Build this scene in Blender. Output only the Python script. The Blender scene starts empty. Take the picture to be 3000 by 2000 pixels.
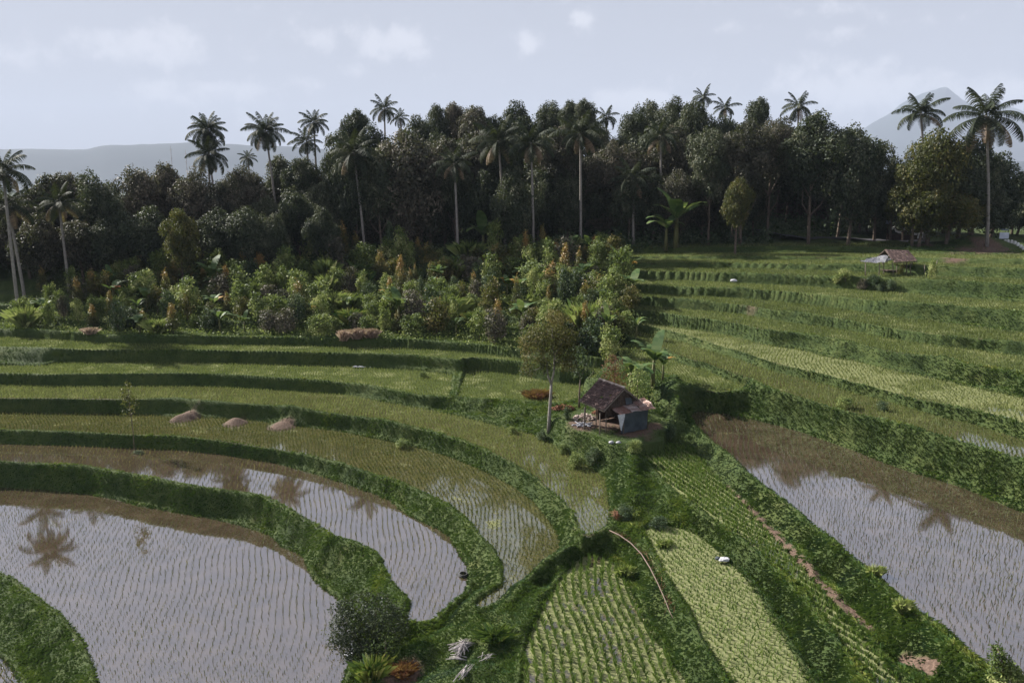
import bpy, math, random
import numpy as np
from mathutils import Vector, Matrix
RNG = np.random.default_rng(7)
R = random.Random(11)
COL = bpy.context.scene.collection

# ------------------------------------------------------------------ camera geometry (pixels are those of the 3000x2000 photograph)
F_PX, CX, CY, HC = 2267.0, 1500.0, 1000.0, 20.0
PITCH = math.atan((1000-548)/F_PX)
def unproj(px, py, z):
    u = (px-CX)/F_PX; v = (CY-py)/F_PX
    dy = math.cos(PITCH)+v*math.sin(PITCH); dz = -math.sin(PITCH)+v*math.cos(PITCH)
    t = (z-HC)/dz
    return (u*t, dy*t)
def atd(px, py, D):                      # the point seen at a pixel, at ground distance D ahead of the camera
    u = (px-CX)/F_PX; v = (CY-py)/F_PX
    dy = math.cos(PITCH)+v*math.sin(PITCH); dz = -math.sin(PITCH)+v*math.cos(PITCH)
    t = D/dy
    return Vector((u*t, D, HC+dz*t))

# ------------------------------------------------------------------ scene helpers
def link(o, parent=None):
    COL.objects.link(o)
    if parent: o.parent = parent
    return o
def tag(o, label=None, cat=None, group=None, kind=None):
    if label: o['label'] = label
    if cat: o['category'] = cat
    if group: o['group'] = group
    if kind: o['kind'] = kind
    return o
def empty(name, loc=(0,0,0), rz=0, s=None):
    o = bpy.data.objects.new(name, None); COL.objects.link(o)
    o.location = loc; o.rotation_euler = (0,0,rz); o.empty_display_size = .3
    if s is not None: o.scale = s if hasattr(s,'__len__') else (s,s,s)
    return o
def mesh_np(name, V, F, mats, tint=None, smooth=False, midx=None):
    """V (n,3), F (m,k) with equal k, or a list of such arrays"""
    Fs = F if isinstance(F, list) else [F]
    Fs = [np.asarray(f, dtype=np.int32) for f in Fs if len(f)]
    me = bpy.data.meshes.new(name)
    V = np.ascontiguousarray(V, dtype=np.float32)
    me.vertices.add(len(V)); me.vertices.foreach_set('co', V.ravel())
    nl = sum(f.size for f in Fs); npoly = sum(len(f) for f in Fs)
    me.loops.add(nl); me.loops.foreach_set('vertex_index', np.concatenate([f.ravel() for f in Fs]).astype(np.int32))
    me.polygons.add(npoly)
    tot = np.concatenate([np.full(len(f), f.shape[1], dtype=np.int32) for f in Fs])
    st = np.concatenate([[0], np.cumsum(tot)[:-1]]).astype(np.int32)
    me.polygons.foreach_set('loop_start', st)
    if smooth: me.polygons.foreach_set('use_smooth', np.ones(npoly, dtype=bool))
    for m in (mats if isinstance(mats, (list, tuple)) else [mats]): me.materials.append(m)
    if midx is not None: me.polygons.foreach_set('material_index', np.asarray(midx, dtype=np.int32))
    me.update(calc_edges=True)
    if tint is not None:
        a = me.attributes.new('tint', 'FLOAT', 'FACE'); a.data.foreach_set('value', np.asarray(tint, dtype=np.float32))
    me.validate()
    return me
def obj(name, me, parent=None):
    return link(bpy.data.objects.new(name, me), parent)
class MB:
    """collects solids, then makes one mesh"""
    def __init__(s): s.V = []; s.F = []; s.T = []; s.n = 0
    def add(s, V, F, t=0.5):
        s.V.append(np.asarray(V, dtype=float)); s.F += [[i+s.n for i in f] for f in F]; s.T += [t]*len(F); s.n += len(V)
    def box(s, c, size, rot=None, t=0.5, taper=1.0):
        x, y, z = [q/2 for q in size]
        v = np.array([[-x,-y,-z],[x,-y,-z],[x,y,-z],[-x,y,-z],[-x*taper,-y*taper,z],[x*taper,-y*taper,z],[x*taper,y*taper,z],[-x*taper,y*taper,z]])
        if rot is not None: v = v @ np.array(rot.to_3x3() if hasattr(rot,'to_3x3') else rot).T
        s.add(v+np.array(c), [[0,3,2,1],[4,5,6,7],[0,1,5,4],[1,2,6,5],[2,3,7,6],[3,0,4,7]], t)
    def tube(s, pts, rad, n=7, t=0.5):
        pts = [Vector(p) for p in pts]; rad = rad if hasattr(rad,'__len__') else [rad]*len(pts)
        vs = []
        for i, p in enumerate(pts):
            d = (pts[min(i+1,len(pts)-1)]-pts[max(i-1,0)]).normalized()
            a = d.orthogonal() if abs(d.z) > .9 else d.cross(Vector((0,0,1)))
            if abs(d.z) > .9: a = Vector((1,0,0)) - d*d.x
            a.normalize(); b = d.cross(a)
            for k in range(n):
                an = 2*math.pi*k/n
                vs.append(p + (a*math.cos(an)+b*math.sin(an))*rad[i])
        fs = []
        for i in range(len(pts)-1):
            for k in range(n):
                k2 = (k+1)%n
                fs.append([i*n+k, i*n+k2, (i+1)*n+k2, (i+1)*n+k])
        fs.append(list(range(n))[::-1]); fs.append([ (len(pts)-1)*n+k for k in range(n)])
        s.add([list(v) for v in vs], fs, t)
    def slab(s, corners, th, t=0.5):     # a thick sheet through four corner points
        c = [Vector(q) for q in corners]; n = (c[1]-c[0]).cross(c[2]-c[0]).normalized()*th
        v = [list(q) for q in c]+[list(q-n) for q in c]
        s.add(v, [[0,1,2,3],[7,6,5,4],[0,4,5,1],[1,5,6,2],[2,6,7,3],[3,7,4,0]], t)
    def mesh(s, name, mats, smooth=False):
        me = bpy.data.meshes.new(name)
        me.from_pydata(np.concatenate(s.V).tolist(), [], s.F)
        for m in (mats if isinstance(mats,(list,tuple)) else [mats]): me.materials.append(m)
        if smooth: me.polygons.foreach_set('use_smooth', np.ones(len(me.polygons), dtype=bool))
        a = me.attributes.new('tint','FLOAT','FACE'); a.data.foreach_set('value', np.array(s.T, dtype=np.float32))
        me.validate(); me.update()
        return me
    def build(s, name, mats, parent=None, smooth=False): return obj(name, s.mesh(name, mats, smooth), parent)

# ------------------------------------------------------------------ noise
_perm = np.random.default_rng(3).random((256,256)).astype(np.float32)
def vnoise(x, y):
    xi = np.floor(x).astype(int); yi = np.floor(y).astype(int)
    fx = x-xi; fy = y-yi; fx = fx*fx*(3-2*fx); fy = fy*fy*(3-2*fy)
    a = _perm[xi&255, yi&255]; b = _perm[(xi+1)&255, yi&255]; c = _perm[xi&255, (yi+1)&255]; d = _perm[(xi+1)&255, (yi+1)&255]
    return (a*(1-fx)+b*fx)*(1-fy)+(c*(1-fx)+d*fx)*fy
def fbm(x, y, o=4):
    x = np.asarray(x, dtype=float); y = np.asarray(y, dtype=float)
    s = 0; a = .5; 
    for i in range(o):
        s = s+a*(vnoise(x*2**i+17.3*i, y*2**i+5.1*i)-.5); a *= .5
    return s*2      # about -1..1

# ------------------------------------------------------------------ materials
def mat(name):
    m = bpy.data.materials.new(name); m.use_nodes = True
    nt = m.node_tree; nt.nodes.clear()
    return m, nt, nt.nodes, nt.links
def ramp(N, L, fac, stops, interp='LINEAR'):
    r = N.new('ShaderNodeValToRGB'); r.color_ramp.interpolation = interp
    e = r.color_ramp.elements
    while len(e) < len(stops): e.new(.5)
    for k, (p, c) in enumerate(stops): e[k].position = p; e[k].color = (*c, 1)
    L.new(fac, r.inputs[0]); return r.outputs[0]
def noise(N, L, scale, detail=4, rough=.55, vec=None):
    n = N.new('ShaderNodeTexNoise'); n.inputs['Scale'].default_value = scale; n.inputs['Detail'].default_value = detail
    n.inputs['Roughness'].default_value = rough
    if vec is None:
        g = N.new('ShaderNodeNewGeometry'); vec = g.outputs['Position']
    L.new(vec, n.inputs['Vector']); return n.outputs['Fac']
def mixc(N, L, f, a, b, mode='MIX'):
    m = N.new('ShaderNodeMix'); m.data_type = 'RGBA'; m.blend_type = mode
    for s, v in ((m.inputs['Factor'], f), (m.inputs['A'], a), (m.inputs['B'], b)):
        if hasattr(v, 'links') or hasattr(v, 'is_linked'): L.new(v, s)
        elif hasattr(v, '__len__'): s.default_value = (*v, 1)
        else: s.default_value = v
    return m.outputs['Result']
def math_(N, L, op, a, b=None, clamp=False):
    m = N.new('ShaderNodeMath'); m.operation = op; m.use_clamp = clamp
    for i, v in enumerate((a, b)):
        if v is None: continue
        if hasattr(v, 'is_linked'): L.new(v, m.inputs[i])
        else: m.inputs[i].default_value = v
    return m.outputs[0]
def sstep(N, L, v, a, b):
    m = N.new('ShaderNodeMapRange'); m.interpolation_type = 'SMOOTHSTEP'; m.clamp = True
    L.new(v, m.inputs['Value']); m.inputs['From Min'].default_value = a; m.inputs['From Max'].default_value = b
    return m.outputs['Result']
def attr(N, name):
    a = N.new('ShaderNodeAttribute'); a.attribute_name = name; return a.outputs['Fac']
def foliage(name, stops, nscale=1.2, transl=.3, rough=.5, spec=.35, nz=.35):
    """leaf material: the colour varies from leaf to leaf (tint attribute), from plant to plant and slowly over the ground"""
    m, nt, N, L = mat(name)
    t = attr(N, 'tint')
    oi = N.new('ShaderNodeObjectInfo')
    n = noise(N, L, nscale, 3)
    f = math_(N, L, 'ADD', t, math_(N, L, 'MULTIPLY', math_(N, L, 'SUBTRACT', n, .5), nz*2))
    f = math_(N, L, 'ADD', f, math_(N, L, 'MULTIPLY', math_(N, L, 'SUBTRACT', oi.outputs['Random'], .5), .3), True)
    c = ramp(N, L, f, stops)
    p = N.new('ShaderNodeBsdfPrincipled'); L.new(c, p.inputs['Base Color']); p.inputs['Roughness'].default_value = rough
    p.inputs['Specular IOR Level'].default_value = spec
    tr = N.new('ShaderNodeBsdfTranslucent'); L.new(mixc(N, L, .4, c, (.16,.2,.03)), tr.inputs['Color'])
    ms = N.new('ShaderNodeMixShader'); ms.inputs[0].default_value = transl
    L.new(p.outputs[0], ms.inputs[1]); L.new(tr.outputs[0], ms.inputs[2])
    o = N.new('ShaderNodeOutputMaterial'); L.new(ms.outputs[0], o.inputs['Surface'])
    return m
def solid(name, stops, nscale=6, rough=.8, spec=.3, bump=0, bscale=30, metal=0, use_tint=True, detail=5):
    m, nt, N, L = mat(name)
    n = noise(N, L, nscale, detail)
    f = n
    if use_tint: f = math_(N, L, 'ADD', math_(N, L, 'MULTIPLY', n, .7), math_(N, L, 'MULTIPLY', attr(N,'tint'), .3))
    c = ramp(N, L, f, stops)
    p = N.new('ShaderNodeBsdfPrincipled'); L.new(c, p.inputs['Base Color']); p.inputs['Roughness'].default_value = rough
    p.inputs['Specular IOR Level'].default_value = spec; p.inputs['Metallic'].default_value = metal
    if bump:
        b = N.new('ShaderNodeBump'); b.inputs['Strength'].default_value = bump; b.inputs['Distance'].default_value = .05
        L.new(noise(N, L, bscale, 4), b.inputs['Height']); L.new(b.outputs[0], p.inputs['Normal'])
    o = N.new('ShaderNodeOutputMaterial'); L.new(p.outputs[0], o.inputs['Surface'])
    return m
# ------------------------------------------------------------------ the rice fields: near and far edge of each
FLD = {}
def field(name, near, far): FLD[name] = (near, far)
field('L0', [(-500,1800),(-500,2100),(90,2100)], [(-500,1800),(-200,1830),(0,1927),(26,1948),(47,1978),(60,2000),(90,2100)])
field('L1', [(-700,1560),(-200,1600),(0,1664),(47,1685),(85,1719),(140,1761),(170,1778),(200,1812),(230,1846),(255,1889),(272,1931),(283,1974),(289,2000),(295,2080),(300,2200)],
 [(-700,1440),(-300,1432),(0,1428),(128,1434),(255,1447),(340,1464),(425,1485),(510,1500),(638,1523),(723,1545),(787,1566),(829,1604),(884,1625),(901,1664),(918,1698),(952,1727),(986,1753),(1015,1800),(1030,1835),(1040,1868),(1040,1910),(1025,1948),(1008,1982),(990,2060),(960,2200)])
field('L2', [(-700,1348),(-300,1344),(0,1346),(98,1352),(255,1359),(361,1378),(463,1397),(544,1415),(723,1438),(787,1451),(850,1485),(914,1523),(974,1562),(1000,1570),(1055,1587),(1098,1608),(1123,1638),(1132,1676),(1157,1710),(1187,1736),(1204,1761),(1191,1795),(1187,1817)],
 [(-700,1302),(-300,1298),(0,1300),(213,1306),(383,1312),(510,1317),(638,1329),(808,1357),(935,1393),(1000,1413),(1085,1443),(1140,1464),(1179,1498),(1230,1528),(1281,1549),(1315,1570),(1340,1613),(1366,1655),(1370,1693),(1361,1736),(1323,1766),(1293,1795),(1264,1821),(1238,1827)])
field('L3', [(-700,1258),(-300,1252),(0,1253),(213,1259),(383,1268),(510,1270),(638,1285),(765,1304),(893,1325),(1000,1350),(1128,1393),(1179,1409),(1238,1434),(1315,1472),(1374,1519),(1408,1562),(1451,1604),(1468,1638),(1474,1676),(1478,1706),(1425,1740),(1391,1766)],
 [(-700,1214),(-300,1208),(0,1208),(213,1210),(383,1212),(489,1219),(723,1229),(850,1246),(1000,1264),(1119,1289),(1238,1314),(1323,1340),(1383,1365),(1446,1395),(1510,1430),(1565,1472),(1595,1511),(1629,1549),(1642,1583),(1634,1621),(1608,1651),(1553,1685),(1497,1723),(1451,1766),(1408,1783)])
field('L4', [(-700,1172),(-300,1164),(0,1161),(170,1161),(340,1166),(510,1161),(680,1174),(850,1187),(1000,1208),(1128,1225),(1255,1255),(1361,1285),(1425,1310),(1510,1353),(1574,1395),(1638,1451),(1680,1494),(1697,1540),(1723,1566)],
 [(-700,1138),(-300,1130),(0,1127),(213,1132),(425,1130),(595,1130),(765,1140),(1000,1155),(1128,1178),(1255,1200),(1340,1217),(1468,1251),(1553,1270),(1608,1293),(1659,1327),(1702,1353),(1744,1378),(1775,1400),(1778,1425),(1782,1455),(1787,1498),(1780,1540)])
field('L5', [(-700,1106),(-300,1098),(0,1095),(255,1093),(510,1091),(638,1093),(850,1106),(1000,1115),(1085,1123),(1170,1140),(1238,1153),(1318,1157)],
 [(-700,1082),(-300,1074),(0,1072),(128,1072),(183,1061),(425,1061),(680,1064),(1000,1074),(1213,1085),(1325,1098)])
field('L5b', [(1340,1157),(1383,1161),(1489,1166),(1574,1174),(1640,1180),(1690,1165)],
 [(1362,1088),(1400,1086),(1510,1098),(1638,1123),(1723,1127)])
field('L6', [(-700,1026),(-300,1017),(0,1015),(255,1021),(553,1021),(1000,1031),(1213,1038),(1340,1051),(1425,1059),(1553,1072),(1638,1089),(1744,1106)],
 [(-700,998),(-300,989),(0,987),(128,991),(298,1005),(510,1008),(1000,1015),(1213,1021),(1383,1034),(1510,1047),(1638,1064),(1765,1080)])
field('C1', [(1520,2100),(1530,2000),(1540,1900),(1560,1840),(1600,1760),(1650,1690),(1690,1640)],
 [(2080,2100),(2000,1985),(1960,1930),(1900,1840),(1860,1750),(1830,1690),(1800,1650),(1760,1630),(1723,1625)])
field('C2', [(2180,2100),(2145,2000),(2110,1950),(2060,1870),(2030,1800),(1990,1740),(1950,1680),(1920,1620),(1890,1570),(1880,1555)],
 [(2450,2100),(2370,2000),(2330,1930),(2290,1860),(2250,1800),(2230,1760),(2180,1690),(2130,1640),(2090,1600),(2050,1570),(2000,1548),(1950,1538),(1905,1541)])
field('C3', [(2640,2100),(2560,2000),(2480,1900),(2420,1820),(2370,1750),(2310,1690),(2250,1640),(2180,1580),(2100,1530),(2040,1480),(1980,1440),(1940,1400),(1900,1350),(1880,1325)],
 [(2740,2100),(2640,2000),(2560,1900),(2490,1830),(2440,1770),(2380,1700),(2300,1610),(2240,1550),(2170,1470),(2110,1410),(2060,1350),(2020,1310),(1980,1305),(1930,1305)])
field('R1', [(3300,2250),(3040,2080),(2948,2000),(2914,1965),(2876,1936),(2829,1897),(2787,1855),(2740,1817),(2680,1778),(2638,1740),(2574,1693),(2531,1651),(2480,1613),(2434,1570),(2383,1532),(2340,1489),(2289,1451),(2230,1409),(2191,1374),(2149,1331),(2085,1285),(2040,1242),(2021,1210)],
 [(3600,1750),(3300,1618),(3200,1576),(3000,1502),(2935,1477),(2871,1447),(2808,1425),(2744,1403),(2680,1387),(2595,1357),(2510,1323),(2425,1293),(2340,1263),(2276,1246),(2191,1225),(2128,1212),(2040,1204)])
field('R2', [(1815,968),(1850,985),(1920,1006),(2000,1038),(2064,1060),(2128,1083),(2204,1106),(2238,1123),(2290,1144),(2340,1157),(2425,1183),(2510,1208),(2595,1225),(2680,1246),(2765,1272),(2850,1297),(2935,1323),(3000,1340),(3200,1410),(3600,1540)],
 [(1820,962),(1893,976),(2000,1002),(2085,1030),(2170,1055),(2255,1085),(2340,1106),(2425,1127),(2510,1153),(2595,1174),(2680,1200),(2765,1225),(2850,1242),(2935,1268),(3000,1289),(3200,1345),(3600,1460)])
field('R3', [(1812,1038),(1860,1055),(1914,1072),(1969,1098),(2000,1115),(2043,1128),(2085,1142),(2170,1138)],
 [(1808,1015),(1884,1021),(1935,1038),(2000,1068),(2064,1084),(2128,1112),(2191,1130)])
field('R4', [(1808,953),(1893,957),(2000,986),(2085,1006),(2170,1030),(2255,1055),(2340,1072),(2425,1098),(2510,1115),(2595,1136),(2680,1161),(2765,1178),(2850,1195),(2935,1217),(3000,1234),(3200,1285),(3600,1390)],
 [(1830,941),(1914,949),(2000,963),(2085,974),(2170,991),(2255,1013),(2340,1025),(2425,1047),(2510,1059),(2595,1081),(2680,1098),(2765,1115),(2850,1136),(2935,1153),(3000,1170),(3200,1215),(3600,1305)])
field('R5', [(1808,908),(1884,912),(2000,920),(2085,932),(2170,949),(2255,962),(2340,970),(2425,983),(2510,1000),(2595,1021),(2680,1034),(2765,1042),(2850,1064),(2935,1076),(3000,1085),(3200,1120),(3600,1190)],
 [(1808,893),(1900,897),(2000,906),(2085,913),(2170,921),(2255,936),(2340,949),(2425,959),(2510,974),(2595,991),(2680,1004),(2765,1017),(2850,1025),(2935,1038),(3000,1047),(3200,1080),(3600,1145)])
field('R6', [(1808,862),(2000,872),(2085,879),(2170,891),(2255,902),(2340,910),(2425,923),(2510,940),(2595,953),(2680,966),(2765,974),(2850,983),(3000,998),(3200,1020),(3600,1070)],
 [(1808,854),(2000,865),(2128,873),(2255,882),(2340,890),(2425,900),(2510,912),(2595,925),(2680,936),(2765,947),(2850,957),(3000,977),(3200,1000),(3600,1045)])
field('R7', [(1808,826),(2000,834),(2170,840),(2298,851),(2425,864),(2553,874),(2680,885),(2808,893),(3000,904),(3200,918),(3600,945)],
 [(1820,816),(2000,822),(2170,831),(2383,843),(2553,855),(2680,864),(2850,877),(3000,889),(3200,902),(3600,928)])
field('R8', [(1850,789),(2000,792),(2157,795),(2455,807),(2600,813),(2800,822),(3000,832),(3200,842),(3600,860)],
 [(1860,783),(2000,784),(2157,787),(2400,795),(2600,804),(2750,812),(3000,821),(3200,831),(3600,848)])
field('R9', [(1800,764),(2098,767),(2500,773),(2700,780),(3000,787),(3200,792),(3600,802)],
 [(1830,759),(2098,761),(2500,767),(2700,774),(3000,780),(3200,785),(3600,795)])
field('R10', [(1800,746),(2068,748),(2500,751),(2700,755),(3000,759),(3600,770)],
 [(1830,741),(2068,742),(2500,745),(2700,748),(3000,752),(3600,762)])
field('R11', [(1900,721),(2306,721),(2655,723)],
 [(1900,714),(2306,714),(2655,716)])
PL = [(-700,968),(-300,960),(0,957),(98,966),(213,972),(425,979),(1000,985),(1298,996),(1425,1008),(1553,1025),(1638,1038),(1744,1047)]
CI = [(2340,697),(2500,697),(2668,697)]
G = 0.22      # height of the grass lip that is seen along a field's near edge
ZF = {'L0':-1.0,'L1':0.0,'L2':1.5,'L3':2.32,'L4':3.38,'L5':4.2,'L5b':4.2,'L6':5.22,'C1':2.5,'C2':3.4,'C3':4.1,'R1':4.9,'R2':6.8,'R3':6.3,'R4':7.38,'R5':8.5}
ZT = {'R6':(9.32,9.28),'R7':(10.16,10.49),'R8':(11.09,11.68),'R9':(11.6,12.38),'R10':(11.91,12.79),'R11':(12.56,13.30)}   # at px 2000 / 2900
NOLIP = {'L0'}
FEAT = []      # dict(name, poly(n,2), plane(a,b,c), kind)
for nme, (near, far) in FLD.items():
    pts = []
    for k, (ln, g) in enumerate(((near, G), (far[::-1], 0.0))):
        if nme in ('C1','C2','C3') and k == 0: g = 0.0
        for (px, py) in ln:
            z = ZF[nme] if nme in ZF else ZT[nme][0]+(ZT[nme][1]-ZT[nme][0])*(px-2000)/900
            x, y = unproj(px, py, z+g)
            lipw = .24 if nme in ZF else .12
            if k == 0 and g > 0 and nme not in ('L0','L1'): x, y = x*(1+lipw/y), y+lipw     # the grassy lip stands in front of the planted surface
            pts.append((x, y, z))
    pts = np.array(pts)
    if nme in ZF: pl = (ZF[nme], 0.0, 0.0)
    else:
        A = np.c_[np.ones(len(pts)), pts[:,0], pts[:,1]*0]
        s, *_ = np.linalg.lstsq(A[:,:2], pts[:,2], rcond=None); pl = (s[0], s[1], 0.0)
    FEAT.append(dict(name=nme, poly=pts[:,:2], plane=pl, kind='field'))
# plantation strips behind the left fields, then the forest floor
def plw(px, py, z): return unproj(px, py, z)
PLW = np.array([plw(x, y, 5.88+G) for x, y in PL])
def py_at(x): return np.interp(x, PLW[:,0], PLW[:,1])
NS = 7
for i in range(NS):
    z = 5.88+.62*i+.03*i*i
    xs = np.linspace(-75, 9.5-.35*i, 26)
    y0 = py_at(xs)*(1-.1*i)+74*.1*i+4.15*i + (0.0 if i == 0 else .35+.5*np.sin(xs*.23+i*2.1)+.3*np.sin(xs*.61+i))
    y1 = py_at(xs)*(1-.1*(i+1))+74*.1*(i+1)+4.15*(i+1) - .25+.5*np.sin(xs*.23+(i+1)*2.1)+.3*np.sin(xs*.61+i+1)
    poly = np.r_[np.c_[xs, y0], np.c_[xs[::-1], y1[::-1]]]
    FEAT.append(dict(name='S%d'%i, poly=poly, plane=(z,0,0), kind='strip'))
# hut yard
yard = [(1630,1215),(1690,1200),(1760,1195),(1900,1200),(1960,1235),(1945,1285),(1880,1300),(1800,1300),(1740,1278),(1680,1262)]
FEAT.append(dict(name='yard', poly=np.array([unproj(x,y,4.9) for x,y in yard]), plane=(4.9,0,0), kind='yard'))
# control lines (px,py,z)
CTL = []
def ctl(*p, w=1.0): CTL.append((np.array([(*unproj(a,b,z), z) for a,b,z in p]), w))
def ctlw(*p, w=1.0): CTL.append((np.array(p, dtype=float), w))
ctl((1990,1050,7.0),(1975,1120,6.6),(1985,1180,6.1),(1965,1215,5.5), w=.6)
ctl((1850,1330,4.6),(1845,1400,4.3),(1850,1460,3.9), w=.4)
ctl((1800,1080,6.3),(1850,1150,5.7), w=.5)
ctl((1130,1990,1.5),(1250,1900,1.9),(1350,1850,2.2),(1450,1800,2.6),(1600,1640,2.9),(1690,1590,3.3), w=.35)
ctl((1150,2100,1.6),(1300,2020,2.2),(1420,1960,2.6), w=.5)
ctlw((-75,101.5,10.9),(-30,101,11.3),(-12,101.5,11.5),(2,102,11.8),(10,101,12.0),(18,102,12.9))
ctlw((-90,118,11.5),(-45,116,12.2),(-20,116,13.2),(0,116,14.0),(20,113,14.4),(40,110,14.0),(60,108,13.6))
ctlw((-100,140,10.5),(-50,138,12.5),(-20,136,16.5),(0,134,19),(25,130,19.5),(45,128,17),(70,126,13.5))
ctlw((-100,170,6),(-50,165,12),(-20,165,19.5),(0,165,22),(25,165,22),(55,160,16),(85,155,10))
ctlw((-150,230,-4),(0,240,6),(150,230,-4))
ctlw((40,100.5,13.4),(46,97,13.3),(50,94,13.5)); ctlw((52,101,13.0),(58,96,12.6),(66,90,12.5),(80,80,12.3))
ctlw((20,99,12.7),(30,99,13.0),(38,98.5,13.2))
ctlw((-60,10,-4),(-20,6,-3),(10,8,-1),(40,14,3)); ctlw((18,18,1.5),(26,24,3.2),(38,22,4))
def seg_dist(P, A, B):
    d = B-A; L2 = (d*d).sum()+1e-9
    t = np.clip(((P-A)@d)/L2, 0, 1)
    q = P-A-t[:,None]*d
    return np.sqrt((q*q).sum(1)), t
def in_poly(P, poly):
    x, y = P[:,0], P[:,1]; ins = np.zeros(len(P), bool); n = len(poly)
    for i in range(n):
        x1, y1 = poly[i]; x2, y2 = poly[(i+1)%n]
        if y1 == y2: continue
        c = ((y1 > y) != (y2 > y)) & (x < (x2-x1)*(y-y1)/(y2-y1)+x1)
        ins ^= c
    return ins
def heights(X, Y, detail=True):
    """ground height, distance to the nearest paddy, index of that paddy"""
    P = np.c_[np.ravel(X), np.ravel(Y)].astype(np.float64); n = len(P)
    W = np.zeros(n); S = np.zeros(n); dmin = np.full(n, 99.0); idx = np.full(n, -1); dany = np.full(n, 99.0)
    inside = np.full(n, -1)
    rec = []
    for fi, f in enumerate(FEAT):
        poly = f['poly']; lo = poly.min(0)-9; hi = poly.max(0)+9
        m = np.nonzero((P[:,0]>lo[0])&(P[:,0]<hi[0])&(P[:,1]>lo[1])&(P[:,1]<hi[1]))[0]
        if not len(m): continue
        Q = P[m]; ins = in_poly(Q, poly)
        d = np.full(len(m), 1e9)
        near = np.nonzero(~ins)[0]; Qn = Q[near]; dn = np.full(len(near), 1e9)
        k = len(poly)
        for i in range(k):
            dd, _ = seg_dist(Qn, poly[i], poly[(i+1)%k]); dn = np.minimum(dn, dd)
        d[near] = dn; d[ins] = 0
        z = f['plane'][0]+f['plane'][1]*Q[:,0]+f['plane'][2]*Q[:,1]
        rec.append([fi, m, ins, d, z])
    # a paddy always keeps BANK metres clear of any lower paddy
    BANK = .50
    for r in rec:
        fi, m, ins, d, z = r
        if FEAT[fi]['kind'] != 'field': continue
        full = np.full(n, 99.0)
        for q in rec:
            fj, m2, ins2, d2, z2 = q
            if fj == fi or FEAT[fj]['kind'] != 'field': continue
            zi_ = FEAT[fi]['plane'][0]+FEAT[fi]['plane'][1]*30; zj_ = FEAT[fj]['plane'][0]+FEAT[fj]['plane'][1]*30
            if zj_ >= zi_-.12: continue
            full[m2] = np.minimum(full[m2], d2)
        bk = BANK if FEAT[fi]['name'][0] != 'R' else .30
        dl = full[m]; clash = ins & (dl < bk)
        ins[clash] = False; d[clash] = np.maximum(bk-dl[clash], .02)
    for fi, m, ins, d, z in rec:
        f = FEAT[fi]
        w = 1.0/(d**2.6+1e-4)
        fall = np.clip((9-d)/3, 0, 1); w = w*fall
        W[m] += w; S[m] += w*z
        inside[m[ins]] = fi
        dany[m] = np.minimum(dany[m], d)
        if f['kind'] == 'field':
            b = d < dmin[m]; dmin[m[b]] = d[b]; idx[m[b]] = fi
    for pts, cw in CTL:
        dn = np.full(n, 1e9); zz = np.zeros(n)
        for i in range(len(pts)-1):
            dd, t = seg_dist(P, pts[i,:2], pts[i+1,:2]); z = pts[i,2]*(1-t)+pts[i+1,2]*t
            b = dd < dn; dn[b] = dd[b]; zz[b] = z[b]
        w = cw/(dn**2.6+1e-3); W += w; S += w*zz
    h = S/np.maximum(W, 1e-12)
    for fi, f in enumerate(FEAT):
        m = inside == fi
        if m.any(): h[m] = f['plane'][0]+f['plane'][1]*P[m,0]+f['plane'][2]*P[m,1]
    # lip of the bund around each paddy and the sunken bed inside it
    fld = dmin < 50
    zf = np.array([FEAT[i]['plane'][0] if i >= 0 else 0 for i in idx])+np.array([FEAT[i]['plane'][1] if i >= 0 else 0 for i in idx])*P[:,0]
    lip = np.clip(dmin/.14, 0, 1)*np.exp(-(dmin/.55)**2)
    bank = np.clip(dmin/.3, 0, 1)
    bump = fbm(P[:,0]*.75, P[:,1]*.75, 4)*np.where(P[:,1] < 58, .38, .16) + fbm(P[:,0]*.28+9, P[:,1]*.28, 3)*.16
    h = h + np.where(fld, np.where(dmin <= 0, -.14, .12*lip*np.where(P[:,1] > 62, 2.3, 1.2) + bank*bump*np.clip(dany/.4,.15,1)), bump)
    far = np.clip((P[:,1]-98)/6, 0, 1)
    h = h + far*fbm(P[:,0]*.12, P[:,1]*.12, 4)*.5
    # never let a bank drop below the water it holds
    hold = (dmin > .1) & (dmin < .26) & fld
    h[hold] = np.maximum(h[hold], zf[hold]+.03+np.where(P[hold,1] < 58, .10, .04)*fbm(P[hold,0]*.7, P[hold,1]*.7, 3))
    return h.reshape(np.shape(X)), dmin.reshape(np.shape(X)), idx.reshape(np.shape(X)), dany.reshape(np.shape(X)), inside.reshape(np.shape(X))
def gz(x, y):
    return float(heights(np.array([x]), np.array([y]))[0][0])
# ------------------------------------------------------------------ ground
def grid_faces(nr, nc):
    i = np.arange(nr-1)[:,None]*nc+np.arange(nc-1)[None,:]
    return np.stack([i, i+1, i+nc+1, i+nc], -1).reshape(-1,4)
ang = np.radians(np.concatenate([np.arange(-75,-42,1.0), np.arange(-42,42,.1), np.arange(42,75.1,1.0)]))
dist = [9.0]
while dist[-1] < 175: dist.append(dist[-1]*(1.0036 if 24 < dist[-1] < 50 else 1.0022 if 50 <= dist[-1] < 102 else 1.0036 if dist[-1] < 108 else 1.012))
NEAR_ROWS = len(dist)
while dist[-1] < 13200: dist.append(dist[-1]*1.07)
dist = np.array(dist)
GA, GD = np.meshgrid(ang, dist)
GX, GY = np.sin(GA)*GD, np.cos(GA)*GD
nearm = GD < 176
GZ = np.zeros_like(GX); DM = np.full_like(GX, 99.0); IDX = np.full(GX.shape, -1); DA = np.full_like(GX, 99.0); INS = np.full(GX.shape, -1)
h, dm, ix, da, ins_ = heights(GX[nearm], GY[nearm])
GZ[nearm] = h; DM[nearm] = dm; IDX[nearm] = ix; DA[nearm] = da; INS[nearm] = ins_
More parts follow.
